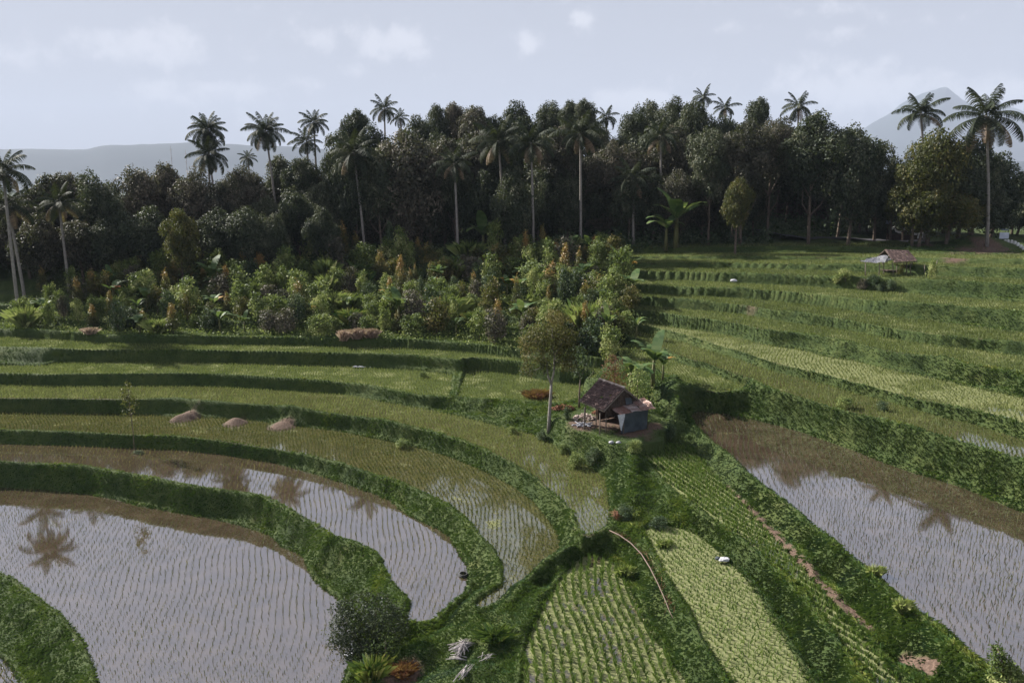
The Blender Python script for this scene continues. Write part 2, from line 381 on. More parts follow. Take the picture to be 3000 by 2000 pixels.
last = GZ[NEAR_ROWS-1]
for r in range(NEAR_ROWS, len(dist)):
    t = min((dist[r]-175)/350, 1); GZ[r] = last*(1-t)+(-14)*t+fbm(GX[r]*.003, GY[r]*.003)*4*t
def patch(px, py, z, rad):
    x, y = unproj(px, py, z); return x, y, rad
SOIL = [patch(552,1222,2.5,.95), patch(515,1230,2.5,.6), patch(690,1236,2.5,1.0), patch(825,1252,2.4,.9), 
        patch(1785,1235,4.9,1.6), patch(1700,1245,4.9,1.0), patch(1860,1262,4.9,1.2), patch(1915,1250,4.9,.6),
        patch(2215,915,8.6,1.3), patch(1180,1950,1.8,.8)]
for (a, b) in (((2080,1430),(2190,1520)),((2190,1520),(2300,1640)),((2300,1640),(2420,1760)),((2420,1760),(2520,1850)),((2640,1940),(2700,1990))):   # bare earth path along the foot of the bank
    for t in np.linspace(0,1,7): SOIL.append(patch(a[0]+(b[0]-a[0])*t+22, a[1]+(b[1]-a[1])*t-28, 4.35, .28))
MOUND = [(2680,712,13.1,1.5),(2700,728,12.9,1.3),(2790,752,12.9,2.2),(2830,748,13.0,2.4),(2870,735,13.1,2.4),(2905,728,13.2,2.0),(2940,745,12.9,1.8)]
soil = np.zeros_like(GX)
wob = fbm(GX*1.3, GY*1.3, 3)
for (x, y, r) in SOIL+[(*unproj(a,b,z), r) for a,b,z,r in MOUND]:
    d = np.hypot(GX-x, (GY-y)*.8)/r+wob*.45
    soil = np.maximum(soil, np.clip((1.15-d)*2.5, 0, 1))
# the palm's earth mound and the fallen soil heaps stand up
mx, my = unproj(2888, 722, 13.2)
dmound = np.hypot((GX-mx)/4.8, (GY-my)/2.2)
mz = 1.35*np.exp(-dmound**2)*(DM > .2)
GZ += mz
for (px, py, z, hh, rr) in ((552,1226,2.32,.62,.75),(515,1232,2.32,.35,.55),(690,1240,2.32,.58,.8),(825,1249,2.32,.5,1.0)):
    x, y = unproj(px, py, z); GZ += hh*np.exp(-(np.hypot(GX-x, GY-y)/rr)**2)*np.clip((GX-x)*0+1,0,1)
def ground_at(x, y):
    """height of the finished ground from the grid (bilinear in angle and distance)"""
    x = np.atleast_1d(np.asarray(x, float)); y = np.atleast_1d(np.asarray(y, float))
    a = np.arctan2(x, y); d = np.hypot(x, y)
    ia = np.clip(np.interp(a, ang, np.arange(len(ang))), 0, len(ang)-1.001); idd = np.clip(np.interp(d, dist, np.arange(len(dist))), 0, len(dist)-1.001)
    i0 = ia.astype(int); j0 = idd.astype(int); fa = ia-i0; fd = idd-j0
    z = (GZ[j0,i0]*(1-fa)+GZ[j0,i0+1]*fa)*(1-fd)+(GZ[j0+1,i0]*(1-fa)+GZ[j0+1,i0+1]*fa)*fd
    return z
def ins_at(x, y):
    ia = np.rint(np.interp(np.arctan2(x, y), ang, np.arange(len(ang)))).astype(int); jd = np.rint(np.interp(np.hypot(x, y), dist, np.arange(len(dist)))).astype(int)
    return INS[jd, ia]
def g1(x, y): return float(ground_at(x, y)[0])

def ground_mat():
    m, nt, N, L = mat('bank_soil_and_turf')
    n1 = noise(N, L, 1.6, 6, .6); n2 = noise(N, L, .35, 4); n3 = noise(N, L, 9, 4, .7)
    f = math_(N, L, 'ADD', math_(N, L, 'MULTIPLY', n1, .5), math_(N, L, 'MULTIPLY', n2, .5))
    grass = ramp(N, L, f, [(.3,(.018,.032,.010)),(.45,(.035,.055,.014)),(.58,(.055,.075,.020)),(.75,(.085,.09,.03))])
    earth = ramp(N, L, n3, [(.25,(.045,.030,.022)),(.5,(.105,.070,.052)),(.75,(.19,.13,.10))])
    mud = ramp(N, L, n3, [(.3,(.030,.020,.012)),(.7,(.075,.050,.030))])
    c = mixc(N, L, attr(N,'soil'), grass, earth)
    gn = N.new('ShaderNodeNewGeometry'); sn = N.new('ShaderNodeSeparateXYZ'); L.new(gn.outputs['True Normal'], sn.inputs[0])
    c = mixc(N, L, math_(N, L, 'MULTIPLY', attr(N,'mud'), sstep(N, L, sn.outputs['Z'], .7, .9)), c, mud)
    p = N.new('ShaderNodeBsdfPrincipled'); L.new(c, p.inputs['Base Color']); p.inputs['Roughness'].default_value = .9
    p.inputs['Specular IOR Level'].default_value = .2
    b = N.new('ShaderNodeBump'); b.inputs['Strength'].default_value = .7; b.inputs['Distance'].default_value = .12
    L.new(noise(N, L, 7, 6, .7), b.inputs['Height']); L.new(b.outputs[0], p.inputs['Normal'])
    o = N.new('ShaderNodeOutputMaterial'); L.new(p.outputs[0], o.inputs['Surface'])
    return m
M_GROUND = ground_mat()
F = grid_faces(*GX.shape)
gme = mesh_np('ground', np.stack([GX, GY, GZ], -1).reshape(-1,3), F, M_GROUND, smooth=True)
a = gme.attributes.new('soil','FLOAT','POINT'); a.data.foreach_set('value', soil.ravel().astype(np.float32))
a = gme.attributes.new('mud','FLOAT','POINT'); 
zfl = np.array([FEAT[i]['plane'][0] if i >= 0 else 0 for i in IDX.ravel()]).reshape(GX.shape)+np.array([FEAT[i]['plane'][1] if i >= 0 else 0 for i in IDX.ravel()]).reshape(GX.shape)*GX
MUD = np.clip(1-(DM-.05)/.22, 0, 1)*np.clip(1-(GZ-zfl-.03)/.08, 0, 1)*np.clip(1-(zfl-.2-GZ)/.1, 0, 1)
a.data.foreach_set('value', MUD.ravel().astype(np.float32))
ground = tag(obj('ground', gme), 'terraced hillside of grassy earth banks', kind='structure')

# ------------------------------------------------------------------ paddy water
def water_mat(name, duck=0.0, mudc=(.052,.037,.024), green=.0, glossy=.34, dscale=.5):
    m, nt, N, L = mat(name)
    n1 = noise(N, L, .9, 5, .6); n2 = noise(N, L, 7, 4, .7); n3 = noise(N, L, dscale, 3, .6)
    base = mixc(N, L, sstep(N, L, n1, .35, .7), mudc, tuple(q*1.6 for q in mudc))
    base = mixc(N, L, math_(N, L, 'MULTIPLY', n2, green), base, (.05,.075,.018))
    d = N.new('ShaderNodeBsdfDiffuse'); L.new(base, d.inputs['Color'])
    g = N.new('ShaderNodeBsdfGlossy'); g.inputs['Roughness'].default_value = .035; g.inputs['Color'].default_value = (.85,.88,.94,1)
    b = N.new('ShaderNodeBump'); b.inputs['Strength'].default_value = .03; b.inputs['Distance'].default_value = .01
    L.new(noise(N, L, 5, 3), b.inputs['Height']); L.new(b.outputs[0], g.inputs['Normal'])
    fr = N.new('ShaderNodeFresnel'); fr.inputs['IOR'].default_value = 1.33
    fac = math_(N, L, 'ADD', fr.outputs[0], glossy, True)
    w = N.new('ShaderNodeMixShader'); L.new(fac, w.inputs[0]); L.new(d.outputs[0], w.inputs[1]); L.new(g.outputs[0], w.inputs[2])
    # floating duckweed and straw in its own patches
    dk = N.new('ShaderNodeBsdfDiffuse')
    L.new(ramp(N, L, n2, [(.3,(.09,.105,.045)),(.55,(.17,.18,.085)),(.75,(.26,.25,.15))]), dk.inputs['Color'])
    th = .80-duck*.55
    cover = sstep(N, L, math_(N, L, 'ADD', math_(N, L, 'MULTIPLY', n3, .72), math_(N, L, 'MULTIPLY', n2, .28)), th-.04, th+.05)
    mx_ = N.new('ShaderNodeMixShader'); L.new(cover, mx_.inputs[0]); L.new(w.outputs[0], mx_.inputs[1]); L.new(dk.outputs[0], mx_.inputs[2])
    o = N.new('ShaderNodeOutputMaterial'); L.new(mx_.outputs[0], o.inputs['Surface'])
    return m
WM = {'pond': water_mat('muddy_pond_water', .12), 'mid': water_mat('shallow_paddy_water', .30, (.075,.055,.028), .9, .2),
      'duck': water_mat('duckweed_water', 1.0, (.10,.08,.04), .3, .2), 'half': water_mat('duckweed_streaked_water', .68, (.085,.065,.04), .3, .12, .9),
      'green': water_mat('green_paddy_water', .45, (.075,.085,.035), 1.0, .06), 'yel': water_mat('yellow_weedy_water', .62, (.08,.08,.03), .8, .15, .35)}
WK = {'L0':'pond','L1':'pond','L2':'pond','L3':'mid','L4':'mid','L5':'green','L5b':'green','L6':'green','C1':'half','C2':'duck','C3':'yel','R1':'pond','R2':'mid','R3':'green','R4':'yel','R5':'green','R6':'green','R7':'green','R8':'green','R9':'green','R10':'green','R11':'green'}
WL = {'L0':'sliver of muddy water at the foot of the lower left bank','L1':'largest muddy pond mirroring the sky, lower left, with thin seedlings','L2':'second muddy paddy from the lower left, mirroring palms and sky',
 'L3':'third paddy up the left terraces, brown water narrowing to a sky-bright tip','L4':'fourth paddy up the left terraces, ending in reeds below the tin hut','L5':'fifth paddy up the left terraces, left of the low cross bund','L5b':'short paddy between the cross bund and the hut tree',
 'L6':'topmost narrow left paddy below the dark earth wall','C1':'fan-shaped paddy in the bottom centre with grey and weedy streaks','C2':'bright yellow-green weedy paddy right of the bamboo pole','C3':'narrow deep green paddy below the bare earth path',
 'R1':'large right paddy mirroring sky and palm trees','R2':'long right paddy above the tall grassy riser','R3':'small crescent paddy beside the banana plants','R4':'right paddy with a pale yellow weed streak','R5':'green right terrace above the yellow-streaked paddy'}
CENTER_F = (lambda A: .25*(A[:-1,:-1]+A[1:,:-1]+A[:-1,1:]+A[1:,1:]))
FC_IDX = IDX[:-1,:-1]
for fi, f in enumerate(FEAT):
    if f['kind'] != 'field': continue
    m = ((DM < .34) & (IDX == fi) & ((DM < .04) | (GZ > zfl-.16)))
    fm = m[:-1,:-1] & m[1:,:-1] & m[:-1,1:] & m[1:,1:]
    fsel = F.reshape(GX.shape[0]-1, GX.shape[1]-1, 4)[fm]
    if not len(fsel): continue
    used, inv = np.unique(fsel, return_inverse=True)
    x = GX.ravel()[used]; y = GY.ravel()[used]
    z = f['plane'][0]+f['plane'][1]*x
    me = mesh_np('paddy_water', np.c_[x, y, z], inv.reshape(-1,4), WM[WK[f['name']]], smooth=True)
    tag(obj('paddy_water', me), WL.get(f['name'], 'green flooded rice terrace in the upper right flight'), kind='structure')

# ------------------------------------------------------------------ rice
M_RICE = foliage('rice_blades', [(0,(.038,.050,.017)),(.4,(.090,.118,.036)),(.7,(.150,.178,.058)),(1,(.24,.25,.10))], .5, .3, .55)
M_RICE_GR = foliage('lush_rice_blades', [(0,(.018,.044,.010)),(.4,(.050,.105,.020)),(.7,(.098,.165,.034)),(1,(.17,.22,.07))], .5, .3, .55)
M_RICE_DK = foliage('young_rice_blades', [(0,(.018,.026,.010)),(.5,(.045,.055,.018)),(.8,(.10,.095,.03)),(1,(.20,.17,.06))], .5, .2, .55)
def tufts(P, Z, n_bl, h, w, spread, rng, hvar=.3):
    """n_bl tapering blades at each point; returns verts, tri faces, tint"""
    n = len(P); k = n*n_bl
    base = np.repeat(np.c_[P, Z], n_bl, 0); a = rng.random(k)*2*np.pi
    hh = np.repeat(np.broadcast_to(h, n), n_bl)*(1+hvar*(rng.random(k)*2-1)); ww = np.repeat(np.broadcast_to(w, n), n_bl)*(.7+.6*rng.random(k))
    out = np.repeat(np.broadcast_to(spread, n), n_bl)*rng.random(k)
    off = rng.normal(0, 1, (k,2))*(ww[:,None]*.5)
    dx, dy = np.cos(a), np.sin(a)
    px, py = -dy*ww*.5, dx*ww*.5
    b0 = base.copy(); b0[:,:2] += off
    V = np.empty((k,4,3))
    V[:,0] = b0+np.c_[px, py, np.zeros(k)]; V[:,1] = b0-np.c_[px, py, np.zeros(k)]
    mid = b0+np.c_[dx*out*.35*hh, dy*out*.35*hh, hh*.62]
    V[:,2] = mid-np.c_[px, py, np.zeros(k)]*.7
    V[:,3] = b0+np.c_[dx*out*hh, dy*out*hh, hh*(1-.3*out)]
    F = np.arange(k*4).reshape(-1,4)
    t = np.clip(np.repeat(rng.random(n), n_bl)*.6+rng.random(k)*.4, 0, 1)
    return V.reshape(-1,3), F, t
# name: spacing along row, between rows, row direction (deg from +x), blade height, width, blades, material, extra curvature
RICE = {'L0':(.24,.32,80,.26,.03,5,0),'L1':(.24,.32,100,.16,.014,4,0),'L2':(.22,.29,98,.16,.015,4,0),'L3':(.18,.24,104,.17,.020,5,0),'L4':(.16,.22,100,.16,.022,5,1),'L5':(.16,.22,98,.16,.026,5,1),'L5b':(.16,.22,92,.16,.026,5,1),
 'L6':(.17,.22,96,.16,.030,5,1),'C1':(.13,.34,88,.28,.024,7,1),'C2':(.19,.25,110,.20,.024,5,1),'C3':(.10,.34,112,.26,.024,8,1),'R1':(.25,.32,84,.19,.015,4,0),'R2':(.18,.22,70,.17,.024,5,1),'R3':(.16,.22,80,.17,.028,5,1),
 'R4':(.20,.26,68,.19,.028,4,1),'R5':(.15,.20,60,.16,.030,5,1),'R6':(.15,.20,60,.16,.032,5,1),'R7':(.16,.2,60,.16,.035,5,1),'R8':(.17,.2,60,.16,.038,5,1),'R9':(.18,.2,60,.17,.042,5,1),'R10':(.18,.22,60,.17,.045,5,1),'R11':(.22,.24,60,.18,.05,4,1)}
RL = {'L1':'thin dark young rice seedlings standing in rows in the largest sky-bright pond','L2':'thin rice seedlings in rows in the second left pond','C1':'knee-high green rice in converging rows, bottom centre paddy','C2':'short rice rows in the yellow-green weedy paddy','C3':'dense deep green rice in the narrow paddy','R1':'sparse brownish rice seedlings in the large right pond'}
for fidx, f in enumerate(FEAT):
    if f['kind'] != 'field': continue
    sa, sr, deg, bh, bw, nb, dkn = RICE[f['name']]
    rng = np.random.default_rng(abs(hash(f['name'])) % 1000 if False else sum(map(ord, f['name'])))
    poly = f['poly']; c = poly.mean(0); th = math.radians(deg); ux = np.array([math.cos(th), math.sin(th)]); vx = np.array([-ux[1], ux[0]])
    q = (poly-c); e = max(abs(q@ux).max(), abs(q@vx).max())
    A, B = np.meshgrid(np.arange(-e, e, sa), np.arange(-e, e, sr)); A = A+rng.normal(0, .035, A.shape); B = B+rng.normal(0, .022, B.shape)
    B = B+.5*np.sin(A*.28+.7)+.09*np.sin(A*.9+B*.2)+(.045*A*A*.2 if f['name'] in ('L1','L2','L3') else 0)
    P = c+A.reshape(-1,1)*ux+B.reshape(-1,1)*vx
    an = np.degrees(np.arctan2(P[:,0], P[:,1])); P = P[(np.abs(an) < 41.5) & (P[:,1] > 18)]
    P = P[in_poly(P, poly)]
    P = P[ins_at(P[:,0], P[:,1]) == fidx]
    P = P[rng.random(len(P)) > .04]
    if f['name'] in ('L3','L4','L5'): pass
    if not len(P): continue
    z = f['plane'][0]+f['plane'][1]*P[:,0]
    g = fbm(P[:,0]*.25, P[:,1]*.25, 3); hh = bh*(1+.25*g)
    V, Fq, t = tufts(P, z-.06, nb, hh+.06, bw, .30 if bw < .02 else .5, rng)
    t = np.clip(t+np.repeat(g, nb)*.25, 0, 1)
    me = mesh_np('rice_plants', V, Fq, (M_RICE_GR if f['name'] in ('C1','C2','C3') else M_RICE) if dkn else M_RICE_DK, tint=t)
    tag(obj('rice_plants', me), RL.get(f['name'], 'young green rice planted in rows on the '+('left' if f['name'][0]=='L' else 'right')+' terraces'), 'rice plants', kind='stuff')

# ------------------------------------------------------------------ grass on the banks
M_GRASS = foliage('bank_grass', [(0,(.009,.030,.009)),(.3,(.026,.070,.016)),(.55,(.068,.125,.022)),(.78,(.150,.195,.036)),(1,(.30,.28,.08))], .55, .20, .62)
cellA = None
ca = .5*(GD[:-1,:-1]+GD[1:,:-1]); area = (ca*np.diff(ang)[None,:])*(np.diff(dist)[:,None])
an_c = np.degrees(ang[:-1]+ang[1:])/2; 
dmc = CENTER_F(DM); sc = CENTER_F(soil); insc = INS[:-1,:-1]; cy = CENTER_F(GY)
slope = np.hypot(0, 0)
iskind = np.array([{'field':0,'strip':1,'yard':2}[f['kind']] for f in FEAT]+[3])
kc = iskind[insc]
zc = CENTER_F(GZ); dz = (np.abs(GZ[1:,:-1]-GZ[:-1,:-1])/(np.diff(dist)[:,None]))
steep = np.clip(np.sqrt(1+dz*dz), 1, 7)
mudc = CENTER_F(MUD)
D_ = ca
dens = np.where(D_ < 60, 165*(42/np.maximum(D_,30))**1.5, 96*(60/D_)**1.6)*steep
dens = dens*np.where((dmc < .02) | (zc < CENTER_F(zfl)-.04) & (dmc < .12) & (steep < 1.7), 0, np.where(kc == 2, .12, np.where(kc == 1, .8, 1)))*(1-.93*sc)
dens = dens*((np.abs(an_c) < 41.5)[None,:])*(D_ < 104)*(D_ > 20)
cnt = RNG.poisson(np.clip(dens*area, 0, 80))
ii, jj = np.nonzero(cnt); reps = cnt[ii,jj]; ii = np.repeat(ii, reps); jj = np.repeat(jj, reps)
u = RNG.random(len(ii)); v = RNG.random(len(ii))
aa = ang[jj]+u*np.diff(ang)[jj]; dd = dist[ii]+v*np.diff(dist)[ii]
gx, gy = np.sin(aa)*dd, np.cos(aa)*dd
gzv = ground_at(gx, gy)
g1n = fbm(gx*.8, gy*.8, 3); g2n = fbm(gx*.22+4, gy*.22, 3)
hh = (.13+.10*np.clip(g1n+.2,0,1.4)+.06*np.clip(g2n,-.5,1))*np.where(dd > 60, .85, 1)
ww = .017*np.maximum(dd/38, 1)**1.15
e_ = .18
sxg = (ground_at(gx+e_, gy)-ground_at(gx-e_, gy))/(2*e_); syg = (ground_at(gx, gy+e_)-ground_at(gx, gy-e_))/(2*e_); sl_ = np.hypot(sxg, syg)
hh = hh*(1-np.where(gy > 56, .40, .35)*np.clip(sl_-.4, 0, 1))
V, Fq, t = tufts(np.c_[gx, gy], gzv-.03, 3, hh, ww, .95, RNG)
lean = np.clip(sl_/1.1, 0, 1)*hh*1.15; dxh = -sxg/np.maximum(sl_,1e-6)*lean; dyh = -syg/np.maximum(sl_,1e-6)*lean
V4 = V.reshape(-1,4,3); dxr, dyr, lr_ = np.repeat(dxh,3), np.repeat(dyh,3), np.repeat(lean,3)
V4[:,2,0] += dxr*.45; V4[:,2,1] += dyr*.45; V4[:,2,2] -= lr_*.38; V4[:,3,0] += dxr; V4[:,3,1] += dyr; V4[:,3,2] -= lr_*1.0
V = V4.reshape(-1,3)
t = np.clip(t*.5+.20+np.repeat(g1n*np.where(gx > 9, .42, .30)+g2n*.34-np.where(gx > 9, .44, .18)*np.clip(sl_, 0, 1.2), 3), 0, 1)  # darker with slope, strongest on the right: riser shade put into the blade colour
print('grass tufts', len(gx))
# side of the frame: left, centre and right banks as three masses
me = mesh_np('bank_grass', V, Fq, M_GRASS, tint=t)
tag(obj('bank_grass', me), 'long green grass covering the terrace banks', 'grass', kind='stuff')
# ------------------------------------------------------------------ plant prototypes (unit height unless said otherwise)
def leafcloud(lobes, n, size, rng, aspect=.55, out=.75, inner=.18, clump=3, gap=.25):
    """leaf faces scattered in clumps over the surfaces of ellipsoid lobes (cx,cy,cz,rx,ry,rz); returns verts, quads, tint"""
    lobes = np.array(lobes, float); vol = (lobes[:,3]*lobes[:,4]+lobes[:,4]*lobes[:,5]+lobes[:,3]*lobes[:,5]); p = vol/vol.sum()
    nc = n//clump
    k = rng.choice(len(lobes), nc, p=p); d = rng.normal(0, 1, (nc,3)); d[:,2] = d[:,2]*.9+.12; d /= np.linalg.norm(d, axis=1)[:,None]
    r = np.where(rng.random(nc) < inner, .35+.5*rng.random(nc), .86+.22*rng.random(nc))
    # leave ragged gaps: drop clumps by a lobe-space noise
    c = lobes[k,:3]+d*lobes[k,3:]*r[:,None]
    q = fbm(c[:,0]*3.1/size*.12+c[:,2]*1.7/size*.1, c[:,1]*3.1/size*.12-c[:,2]*2.1/size*.1, 3)
    keep = q > -gap; c = c[keep]; d = d[keep]; k = k[keep]; q = q[keep]
    m = len(c)*clump
    c = np.repeat(c, clump, 0)+rng.normal(0, size*.55, (m,3)); nn = np.repeat(d, clump, 0)*out+rng.normal(0, .55, (m,3)); nn[:,2] += .25
    nn /= np.linalg.norm(nn, axis=1)[:,None]
    t1 = np.cross(nn, rng.normal(0,1,(m,3))); t1 /= np.linalg.norm(t1, axis=1)[:,None]; t2 = np.cross(nn, t1)
    s = size*(.6+.8*rng.random(m))[:,None]
    V = np.stack([c-t1*s*.5, c+t2*s*aspect*.5-t1*s*.05, c+t1*s*.5-nn*s*.12, c-t2*s*aspect*.5-t1*s*.05], 1)
    tint = np.clip(.42+.3*rng.normal(0,.6,m)+np.repeat(q,clump)*.4+rng.normal(0,.17,len(lobes))[np.repeat(k,clump)], 0, 1)
    return V.reshape(-1,3), np.arange(m*4).reshape(-1,4), tint
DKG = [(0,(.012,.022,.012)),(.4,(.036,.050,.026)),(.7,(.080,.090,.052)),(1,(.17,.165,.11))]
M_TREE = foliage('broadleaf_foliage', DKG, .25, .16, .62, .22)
M_TREE_B = foliage('brownish_foliage', [(0,(.018,.022,.015)),(.4,(.055,.054,.036)),(.7,(.115,.100,.072)),(1,(.20,.165,.125))], .25, .16, .62, .22)
M_TREE_G = foliage('sunny_olive_foliage', [(0,(.022,.030,.010)),(.4,(.060,.066,.018)),(.7,(.12,.105,.03)),(1,(.22,.17,.06))], .4, .28, .6, .22)
M_SHRUB = foliage('shrub_foliage', [(0,(.036,.064,.018)),(.4,(.120,.168,.045)),(.7,(.235,.275,.085)),(1,(.42,.42,.19))], .5, .35, .6, .22)
M_SHRUB_D = foliage('dark_shrub_foliage', [(0,(.015,.032,.016)),(.5,(.042,.075,.034)),(1,(.13,.16,.09))], .5, .25, .6, .22)
M_CLOVE = foliage('clove_foliage', [(0,(.040,.048,.016)),(.4,(.105,.105,.032)),(.7,(.20,.165,.045)),(1,(.36,.20,.06))], .5, .3, .45)
M_BANANA = foliage('banana_leaf', [(0,(.025,.055,.018)),(.5,(.060,.115,.035)),(.8,(.12,.17,.06)),(1,(.24,.25,.12))], .8, .35, .55, .25)
M_YELLOW = foliage('withered_yellow_leaf', [(0,(.12,.07,.015)),(.5,(.34,.19,.03)),(1,(.50,.28,.06))], 1, .3, .6)
M_ORANGE = foliage('orange_dry_leaf', [(0,(.13,.045,.015)),(.5,(.30,.10,.03)),(1,(.42,.18,.06))], 1, .3, .6)
M_DRY = foliage('dry_straw', [(0,(.16,.10,.08)),(.5,(.36,.25,.20)),(1,(.60,.46,.40))], 1, .25, .7)
M_RUST = foliage('rusty_dead_leaf', [(0,(.07,.028,.014)),(.5,(.17,.065,.03)),(1,(.30,.14,.07))], 1, .25, .7)
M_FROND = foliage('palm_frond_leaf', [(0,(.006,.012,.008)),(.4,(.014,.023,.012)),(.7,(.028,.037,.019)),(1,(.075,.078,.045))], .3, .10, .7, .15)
M_FROND_DRY = foliage('dry_palm_frond', [(0,(.06,.04,.025)),(.5,(.15,.10,.06)),(1,(.3,.22,.14))], .3, .2, .6)
M_BARK = solid('tree_bark', [(.3,(.06,.045,.035)),(.6,(.14,.11,.085)),(.8,(.24,.20,.16))], 5, .9, .2, .6, 14)
M_PBARK = solid('palm_bark', [(.3,(.14,.125,.11)),(.6,(.24,.22,.20)),(.8,(.34,.32,.30))], 4, .85, .2, .6, 10)
M_STEM = solid('green_stem', [(.3,(.05,.06,.02)),(.7,(.14,.13,.05))], 8, .7)
rg = np.random.default_rng(21)
def trunk_mesh(name, h, r0, r1, bend=.05, limbs=5, rng=rg, top=.95, m=None):
    b = MB(); an = rng.random()*6.28
    pts = [(math.cos(an)*bend*h*math.sin(t*2.2), math.sin(an)*bend*h*math.sin(t*2.2), h*t*top) for t in np.linspace(-.06,1,7)]
    b.tube(pts, list(np.linspace(r0,r1,7)), 7, .5)
    for i in range(limbs):
        t = .35+.5*i/max(limbs,1); p = Vector(pts[min(int(t*6),5)]); a = an+2.4*i; ln = h*(.28-.12*t)
        q = p+Vector((math.cos(a)*ln*.6, math.sin(a)*ln*.6, ln*.45)); e = p+Vector((math.cos(a+.3)*ln, math.sin(a+.3)*ln, ln*1.0))
        b.tube([p,q,e], [r0*.42,r0*.25,r0*.08], 5, .5)
    return b.mesh(name, m or M_BARK, True)
def sub_lobes(lobes, rng, n=6, f=.42):
    out = []
    for (x,y,z,a,b,c) in lobes:
        for i in range(n):
            d = rng.normal(0,1,3); d[2] = abs(d[2])*.8+d[2]*.2; d /= np.linalg.norm(d); k = f*(.75+.5*rng.random())
            out.append((x+d[0]*a*.78, y+d[1]*b*.78, z+d[2]*c*.78, a*k, b*k, c*k))
    return out
def broad_lobes(rng, n, rx, zlo, zhi, lr, round_=1.0):
    L_ = []
    for i in range(n):
        t = (i+.5)/n; z = zlo+(zhi-zlo)*t
        prof = math.sin(math.pi*min(max((t*.86+.12),0),1))**(.75*round_)
        a = i*2.4+rng.random()*.8; rr = rx*prof*(.35+.6*rng.random())
        s = lr*(.75+.5*rng.random())*(.65+.5*prof)
        L_.append((math.cos(a)*rr, math.sin(a)*rr, z, s, s, s*(.8+.3*rng.random())))
    return L_
# the crown prototypes are modelled 12 m tall and scaled by the placements
TREES = []
for k in range(8):
    r_ = np.random.default_rng(100+k)
    kind = ['round','tall','round','oval','tall','round','knobby','oval'][k]
    if kind == 'round': lb = broad_lobes(r_, 11, 3.4, 4.2, 10.2, 2.2)
    elif kind == 'tall': lb = broad_lobes(r_, 11, 2.9, 3.0, 10.4, 2.0, .7)
    elif kind == 'oval': lb = broad_lobes(r_, 12, 3.2, 2.8, 10.2, 2.1, .7)
    else: lb = broad_lobes(r_, 13, 3.5, 4.0, 10.6, 1.7)
    sb = sub_lobes(lb, r_, 7)
    V1, F1, t1 = leafcloud(lb, 5000, .36, r_, .6, .8, .3, 3, .5); V2, F2, t2 = leafcloud(sb, 15000, .27, r_, .6, 1.1, .05, 3, .45)
    V = np.r_[V1, V2]; Fq = np.r_[F1, F2+len(V1)]; t = np.r_[t1*.8, t2]
    V[:,2] -= V[:,2].max()      # the crown hangs from its top
    TREES.append((mesh_np('crown', V, Fq, M_TREE, tint=t), mesh_np('crown', V, Fq, M_TREE_B, tint=t), mesh_np('crown', V, Fq, M_TREE_G, tint=t), trunk_mesh('trunk', 9.5, .26, .07, .04, 6), -V[:,2].min()))
def put_tree(px, top, hw, D, k, m, label, group=None, name='broadleaf_tree', cat='tree', asp=1.45):
    p = atd(px, top, D); z0 = g1(p.x, p.y); H = max(p.z-z0, 2.5)
    sxy = (hw/F_PX*math.hypot(p.x,p.y)*1.12)/4.4; hc = TREES[k%8][4]
    sz = min((H*.9)/hc, sxy*asp)
    o = empty(name, (p.x, p.y, z0-.1), R.random()*6.28)
    tag(o, label, cat, group)
    c = obj('crown', TREES[k%8][m], o); c.location = (0,0,H+.1); c.scale = (sxy,sxy,sz)
    t = obj('trunk', TREES[k%8][3], o); st_ = (H-sz*hc*.35)/9.0; t.scale = (max(sxy,.6)*1.1, max(sxy,.6)*1.1, st_)
    return o
# ---- palms
def frond_mesh(L_, droop, seed, m, nleaf=40, lw=.085, curl=.0):
    rng = np.random.default_rng(seed); b = MB(); V = []; F_ = []; T = []
    pts = []; p = np.array([0.,0.,0.]); a = math.radians(62); n = 12
    for i in range(n+1):
        pts.append(p.copy()); p = p+np.array([math.cos(a), 0, math.sin(a)])*L_/n; a -= droop/n*(.5+1.1*i/n)
    pts = np.array(pts)
    vs = []; fs = []; k = 0
    for i in range(nleaf):
        t = .12+.88*i/nleaf; f = t*n; j = min(int(f), n-1); q = pts[j]*(1-(f-j))+pts[j+1]*(f-j); tg = pts[j+1]-pts[j]; tg /= np.linalg.norm(tg)
        ln = L_*.24*(math.sin(math.pi*(t*.82+.14))**.7)
        for sd in (-1,1):
            dirv = np.array([0,sd,0])*.80+tg*.55+np.array([0,0,-.35-.45*rng.random()]); dirv /= np.linalg.norm(dirv)
            w = tg*lw*L_/4.5*(.88); e1 = q+dirv*ln*.55; e2 = q+dirv*ln+np.array([0,0,-ln*.35*(1+curl)])
            vs += [q-w*.4, q+w*.6, e1+w*.7, e1-w*.5, e2]
            fs.append([k,k+1,k+2,k+3]); T.append(.3+.5*rng.random()); k += 5
    V = np.array(vs); quads = np.array(fs); tris = np.array([[i*5+3,i*5+2,i*5+4] for i in range(len(fs))])
    # rachis
    rv = []; rf = []
    for i, q in enumerate(pts):
        w = .05*(1-.8*i/n)*L_/4.5; rv += [q+[0,-w,0], q+[0,0,w*1.2], q+[0,w,0], q+[0,0,-w]]
    for i in range(n):
        for c in range(4): rf.append([i*4+c, i*4+(c+1)%4, (i+1)*4+(c+1)%4, (i+1)*4+c])
    k0 = len(V); V = np.r_[V, np.array(rv)]; rf = np.array(rf)+k0
    return mesh_np('frond', V, [quads, rf, tris], m, tint=np.r_[T, np.full(len(rf), .8), T])
FR = [frond_mesh(4.5, .85+.28*i, 50+i, M_FROND) for i in range(6)]
FR_DRY = [frond_mesh(4.2, 1.2+.3*i, 70+i, M_FROND_DRY, curl=.8) for i in range(2)]
NUT = MB()
